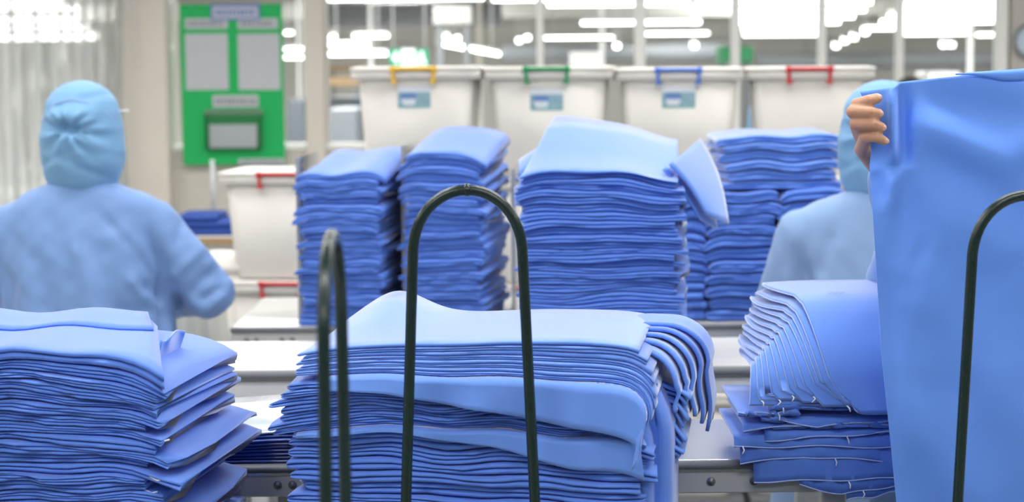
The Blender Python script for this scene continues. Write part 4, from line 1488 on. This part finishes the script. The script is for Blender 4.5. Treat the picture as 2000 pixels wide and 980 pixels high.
# ------------------------------------------------------------------ behind the left worker: bench, clutter
BN = 7.4
bx0, bx1 = px2x(300, BN, 470), px2x(470, BN, 470)
zb_ = P(410, 462, BN)[2]
be = thing('side_bench', 'side bench with tan edge behind the left worker', 'bench', ((bx0 + bx1) / 2, BN + .25, 0))
mk('bench_top', *box(bx0, bx1, BN, BN + .5, zb_ - .03, zb_, .003), M['laminate'], be, smooth=False)
mk('edge_strip', *box(bx0, bx1, BN - .006, BN, zb_ - .032, zb_ - .004), M['carton'], be, smooth=False)
mk('front_panel', *box(bx0, bx1, BN + .02, BN + .04, 0.1, zb_ - .03), M['laminate'], be, smooth=False)
for x in (bx0 + .03, bx1 - .03):
    mk('leg', *box(x - .02, x + .02, BN + .42, BN + .46, 0, zb_ - .03), M['alu'], be, smooth=False)
zq = zb_
for i, (p0, p1, h, l) in enumerate([(348, 456, .030, 'lowest'), (345, 456, .030, 'middle'), (342, 425, .022, 'topmost')]):
    V, Fc = box(px2x(p0, BN + .05, 440), px2x(p1, BN + .05, 440), BN + .04, BN + .34, zq, zq + h, .008)
    tag(mk('folded_cloth', V, Fc, M['navy']), 'navy folded cloth on the side bench, %s of three' % l, 'folded cloth', 'navy cloths on the bench')
    zq += h
# milky crate and clear bags on the floor side, left of the red-handled bins
a, b = P(382, 500, 6.05), P(442, 622, 6.05)
cr = thing('clear_crate', 'clear plastic crate with domed lid left of the red-handled bins', 'crate', ((a[0] + b[0]) / 2, 6.2, .15))
V, Fc = loft([ell(.15, .10, .14, (a[0] + b[0]) / 2, 6.2, 32, 5), ell(a[2] - .05, .115, .155, (a[0] + b[0]) / 2, 6.2, 32, 5)])
mk('crate_body', V, Fc, M['bin'], cr)
V, Fc = loft([ell(a[2] - .055, .122, .162, (a[0] + b[0]) / 2, 6.2, 32, 5), ell(a[2] - .035, .122, .162, (a[0] + b[0]) / 2, 6.2, 32, 5), ell(a[2] - .01, .09, .12, (a[0] + b[0]) / 2, 6.2, 32, 4), ell(a[2], .04, .05, (a[0] + b[0]) / 2, 6.2, 32, 2)])
mk('crate_lid', V, Fc, M['bin'], cr)
rg = random.Random(12)
for k, (px, py, r) in enumerate([(395, 640, .07), (350, 655, .08)]):
    c = P(px, py, 5.75)
    zz0 = c[2] - .30
    rings = []
    for q in np.linspace(0, 1, 9):
        rad = r * (1.1 - .35 * q ** 2)
        rings.append([(c[0] + x * (1 + .10 * math.sin(i * 2.3 + q * 9)), 5.85 + y, zz0 + (.40) * q) for i, (x, y, _) in enumerate(ell(0, rad, rad, n=20))])
    V, Fc = loft(rings)
    cart = tag(mk('plastic_bag', V, Fc, M['bag']), 'crumpled clear plastic bag behind the left front pile, %s' % ['right one', 'left one'][k], 'bag', 'clear bags')
    st = thing('bag_stand', 'low box supporting the %s crumpled clear bag' % ['right', 'left'][k], 'box', (c[0], 5.85, 0), 'boxes under the clear bags')
    mk('carton', *box(c[0] - .035, c[0] + .035, 5.75, 5.95, 0, zz0 - .002, .004), M['laminate'], st, smooth=False)
    mk('tape', *box(c[0] - .02, c[0] + .02, 5.748, 5.952, .02, zz0 - .001), M['bin'], st, smooth=False)
# white rolled poster standing on the bench
a, b = P(400, 315, BN + .3), P(413, 430, BN + .3)
tag(mk('paper_roll', *tube([(a[0] + .012, BN + .42, zb_), (a[0] + .012, BN + .42, a[2])], .009, 14), M['paper']), 'pale paper roll standing on the side bench under the green board', 'paper roll')

# ------------------------------------------------------------------ green notice board
GY = YP - .03
a, b = P(352, 10, GY), P(556, 320, GY)
gb = thing('notice_board', 'green notice board with grey sheets hanging on the glass partition', 'notice board', ((a[0] + b[0]) / 2, GY, b[2]))
ORGb = ORG[gb.name]


def bpx(px, py, off=0):
    return P(px, py, GY - off)


def panel(x0, y0, x1, y1, off, th=.004):
    p, q = bpx(x0, y0, off), bpx(x1, y1, off)
    return box(p[0], q[0], GY - off - th, GY - off, q[2], p[2])


mk('backing', *panel(351, 9, 557, 320, 0, .012), M['board'], gb, smooth=False)
tp = mk('title_plate', *panel(411, 8, 508, 39, .012), M['blueink'], gb, smooth=False)
mk('title_face', *panel(415, 13, 504, 35, .016, .001), M['paper'], tp, smooth=False)
rg = random.Random(6)


def fake_text(x0, x1, y0, y1, off, parent, m, n=9):
    x = x0
    parts = []
    while x < x1 - 3:
        wd = rg.uniform(3, 8)
        parts.append(panel(x, y0, min(x + wd, x1), y1, off, .0006))
        x += wd + rg.uniform(1.5, 3)
    mk('lettering', *merge(*parts), m, parent, smooth=False)


fake_text(421, 498, 19, 29, .0172, tp, M['blueink'])
for x0, x1 in ((361, 445), (464, 543)):
    s = mk('heading_strip', *panel(x0, 36, x1, 56, .012, .002), M['paper'], gb, smooth=False)
    fake_text(x0 + 6, x1 - 6, 42, 50, .0145, s, M['ink'])
for x0, x1 in ((361, 447), (464, 548)):
    s = mk('paper_sheet', *panel(x0, 66, x1, 175, .012, .002), M['paper'], gb, smooth=False)
s = mk('heading_strip', *panel(415, 186, 505, 209, .012, .002), M['paper'], gb, smooth=False)
fake_text(421, 499, 193, 202, .0145, s, M['ink'])
s = mk('heading_strip', *panel(466, 310, 555, 320, .012, .002), M['paper'], gb, smooth=False)
fake_text(472, 549, 312, 317, .0145, s, M['ink'])
# clear pocket with a folded white leaflet
pk = mk('clear_pocket', *panel(403, 218, 512, 290, .05, .002), M['acrylic'], gb, smooth=False)
mk('pocket_lip', *panel(400, 214, 513, 223, .052, .004), M['bag'], pk, smooth=False)
mk('pocket_side', *merge(panel(403, 218, 405, 290, .012, .04), panel(510, 218, 512, 290, .012, .04), panel(403, 288, 512, 290, .012, .04)), M['acrylic'], pk, smooth=False)
mk('leaflet', *panel(410, 243, 503, 288, .02, .02), M['frame'], gb, smooth=False)
# thin white cord on the beige column
pts = [P(264 + 3 * math.sin(y / 40) + (6 if y > 110 else 0), y, YP - .115) for y in np.linspace(-60, 125, 30)]
cdo = thing('pull_cord', 'thin white pull cord hanging down the beige column', 'cord', pts[-1])
mk('cord', *tube(pts, .0025, 6), M['white'], cdo)
mk('knob', *sphere(pts[-1], (.007, .007, .012)), M['white'], cdo)
# wall clock at the right edge
a = P(2012, 80, YP - .03)
ck = thing('wall_clock', 'round dark-rimmed clock on the white wall at the right edge', 'clock', (a[0], YP - .03, a[2]))
R_ = .082
ring = []
for i in range(40):
    t_ = 2 * math.pi * i / 40
    ring.append((a[0] + R_ * math.cos(t_), YP - .045, a[2] + R_ * math.sin(t_)))
ring.append(ring[0])
mk('rim', *tube(ring, .009, 10, False), M['slate2'], ck)
mk('face', *cyl((a[0], YP - .022, a[2]), R_, -.012, 1, 40), M['clockface'], ck, smooth=False)
mk('hand', *merge(box(a[0] - .003, a[0] + .003, YP - .037, YP - .035, a[2], a[2] + .055), box(a[0], a[0] + .04, YP - .0385, YP - .037, a[2] - .003, a[2] + .003)), M['black'], ck, smooth=False)

# ------------------------------------------------------------------ strip curtain at left
cx0, cx1 = px2x(-70, YP - .2), px2x(236, YP - .2)
sc = thing('strip_curtain', 'clear plastic strip curtain in the doorway behind the left worker', 'curtain', ((cx0 + cx1) / 2, YP - .2, 0))
mk('rail', *box(cx0, cx1, YP - .22, YP - .16, 2.45, 2.52), M['alu'], sc, smooth=False)
rg = random.Random(21)
ns = 13
for i in range(ns):
    x0 = cx0 + (cx1 - cx0) * i / ns
    wd = (cx1 - cx0) / ns * 1.35
    wv, w2 = Wave(rg, .25, 1.2), Wave(rg, .08, .4)
    G = np.zeros((9, 60, 3))
    for a_ in range(9):
        for b_ in range(60):
            z = 2.46 - 2.40 * b_ / 59
            q = a_ / 8
            G[a_, b_] = (x0 + wd * q + .008 * wv(z + 3), YP - .2 + (.022 if i % 2 else -.022) + .022 * math.sin(q * 3.1) * (1 if i % 3 else -1) + .014 * wv(z, q * .3) + .004 * w2(z, q), z)
    mk('strip', *sheet(G, .002), M['pvc'], sc)

# ------------------------------------------------------------------ the far hall
def far_box(name, label, cat, x0, y0, x1, y1, Y, D, m, group=None, feet=True):
    a, b = P(x0, y0, Y), P(x1, y1, Y)
    t = thing(name, label, cat, ((a[0] + b[0]) / 2, Y + D / 2, 0), group)
    mk('body', *box(a[0], b[0], Y, Y + D, b[2], a[2], .01), m, t, smooth=False)
    if b[2] > .05:
        for x in (a[0] + .04, b[0] - .04):
            for y in (Y + .04, Y + D - .04):
                mk('leg', *box(x - .02, x + .02, y - .02, y + .02, 0, b[2]), M['slate2'], t, smooth=False)
    return t


# exit sign
a = P(799, 111, 14)
ex = thing('exit_sign', 'green and white exit sign hanging in the far hall', 'exit sign', a)


def ebox(x0, y0, x1, y1, off, th=.01):
    p, q = P(x0, y0, 14 - off), P(x1, y1, 14 - off)
    return box(p[0], q[0], 14 - off - th, 14 - off, q[2], p[2])


mk('panel', *ebox(761, 97, 837, 127, 0, .03), M['exitgreen'], ex, smooth=False)
mk('door_picture', *ebox(784, 96, 811, 127, .03, .004), M['exitwhite'], ex, smooth=False)
mk('arrow_picture', *merge(ebox(766, 108, 780, 116, .03, .004), ebox(771, 101, 777, 123, .03, .004)), M['exitwhite'], ex, smooth=False)
mk('figure_picture', *merge(ebox(817, 106, 828, 120, .03, .004), ebox(820, 100, 826, 105, .03, .004), ebox(814, 118, 820, 126, .03, .004), ebox(826, 118, 832, 126, .03, .004)), M['exitwhite'], ex, smooth=False)
mk('running_figure', *merge(ebox(794, 103, 801, 116, .034, .004), ebox(790, 114, 797, 124, .034, .004)), M['exitgreen'], ex, smooth=False)
for px in (768, 830):
    p = P(px, 97, 13.98)
    mk('hanger', *tube([p, (p[0], p[1], ZC)], .006, 6), M['white'], ex)
# green cabinet box, grey panels and signs far away
far_box('green_crate', 'green crate on a stand far behind, right of the blue handle', 'crate', 1408, 90, 1472, 122, 17, .4, M['green'])
far_box('pale_cabinet', 'pale grey cabinet far behind, above the gap right of the green handle', 'cabinet', 1114, 102, 1178, 128, 20, .3, M['frame'])
far_box('grey_cabinet', 'dark grey cabinet right of the beige column', 'cabinet', 644, 212, 700, 300, 12.5, .6, M['slate2'])
far_box('dark_machine', 'dark machine between the board and the beige column', 'machine', 560, 195, 598, 300, 13.2, .6, M['slate'])
far_box('machine_table', 'machine table with dark top right of the beige column, behind the cabinet', 'table', 640, 190, 708, 206, 15.5, .7, M['slate'])
far_box('brown_shelf', 'brown shelf board far right of the beige column', 'shelf', 636, 150, 712, 168, 21, .6, M['carton'])
far_box('tan_shelf', 'tan shelf board high right of the beige column', 'shelf', 636, 128, 706, 138, 23, .6, M['carton'])
far_box('white_bundle', 'white bundle far behind, just above the raised cloth', 'bundle', 1812, 140, 1876, 175, 12.5, .4, M['white'])
far_box('hanging_cabinet', 'grey hanging cabinet high above the exit sign', 'cabinet', 846, 12, 922, 48, 13, .3, M['ceil'])
# rails and posts of the far hall
for k, (px, Y, wd) in enumerate([(582, 15, 5), (592, 18, 3), (1176, 19, 8), (1896, 20, 9), (936, 22, 9), (724, 21, 7)]):
    a = P(px, 100, Y)
    r = wd / F * Y / 2
    struct('trim_%d' % (k + 4), box(a[0] - r, a[0] + r, Y, Y + 2 * r, 0, ZC, r * .2), M['frame'] if k != 4 else M['column'])
for k, (py, Y) in enumerate([(60, 30), (20, 26)]):
    a = P(1000, py, Y)
    struct('trim_%d' % (k + 10), box(BXL, BXR, Y, Y + .25, a[2] - .10, a[2] + .12), M['grey'])
# ducts
for k, (py, Y, x0, x1, l) in enumerate([(30, 24, 640, 980, 'over the yellow handle'), (105, 33, 980, 1420, 'low over the green and blue handles'), (120, 34, 1480, 1950, 'low over the red handle')]):
    a, b = P(x0, py, Y), P(x1, py, Y)
    b[2] = a[2]
    d_ = thing('air_duct', 'grey air duct in the far hall, ' + l, 'duct', (a + b) / 2, 'air ducts')
    mk('pipe', *tube([a, b], .16, 16), M['slate2'], d_)
    for s in (.2, .8):
        q = a + (b - a) * s
        mk('strap', *tube([q, (q[0], q[1], ZC)], .012, 6), M['slate2'], d_)
# stool under the nearest table's far side
a = P(1516, 975, 3.55)
sl = thing('stool', 'dark round stool seen under the nearest table', 'stool', (a[0], 3.52, 0))
mk('seat', *loft([ell(.60, .13, .13, a[0], 3.50), ell(.61, .15, .15, a[0], 3.50), ell(.64, .15, .15, a[0], 3.50), ell(.655, .13, .13, a[0], 3.50)]), M['black'], sl)
for s in ((-1, -1), (1, -1), (-1, 1), (1, 1)):
    mk('leg', *tube([(a[0] + s[0] * .08, 3.50 + s[1] * .08, .60), (a[0] + s[0] * .15, 3.50 + s[1] * .15, 0)], .011, 8), M['alu'], sl)
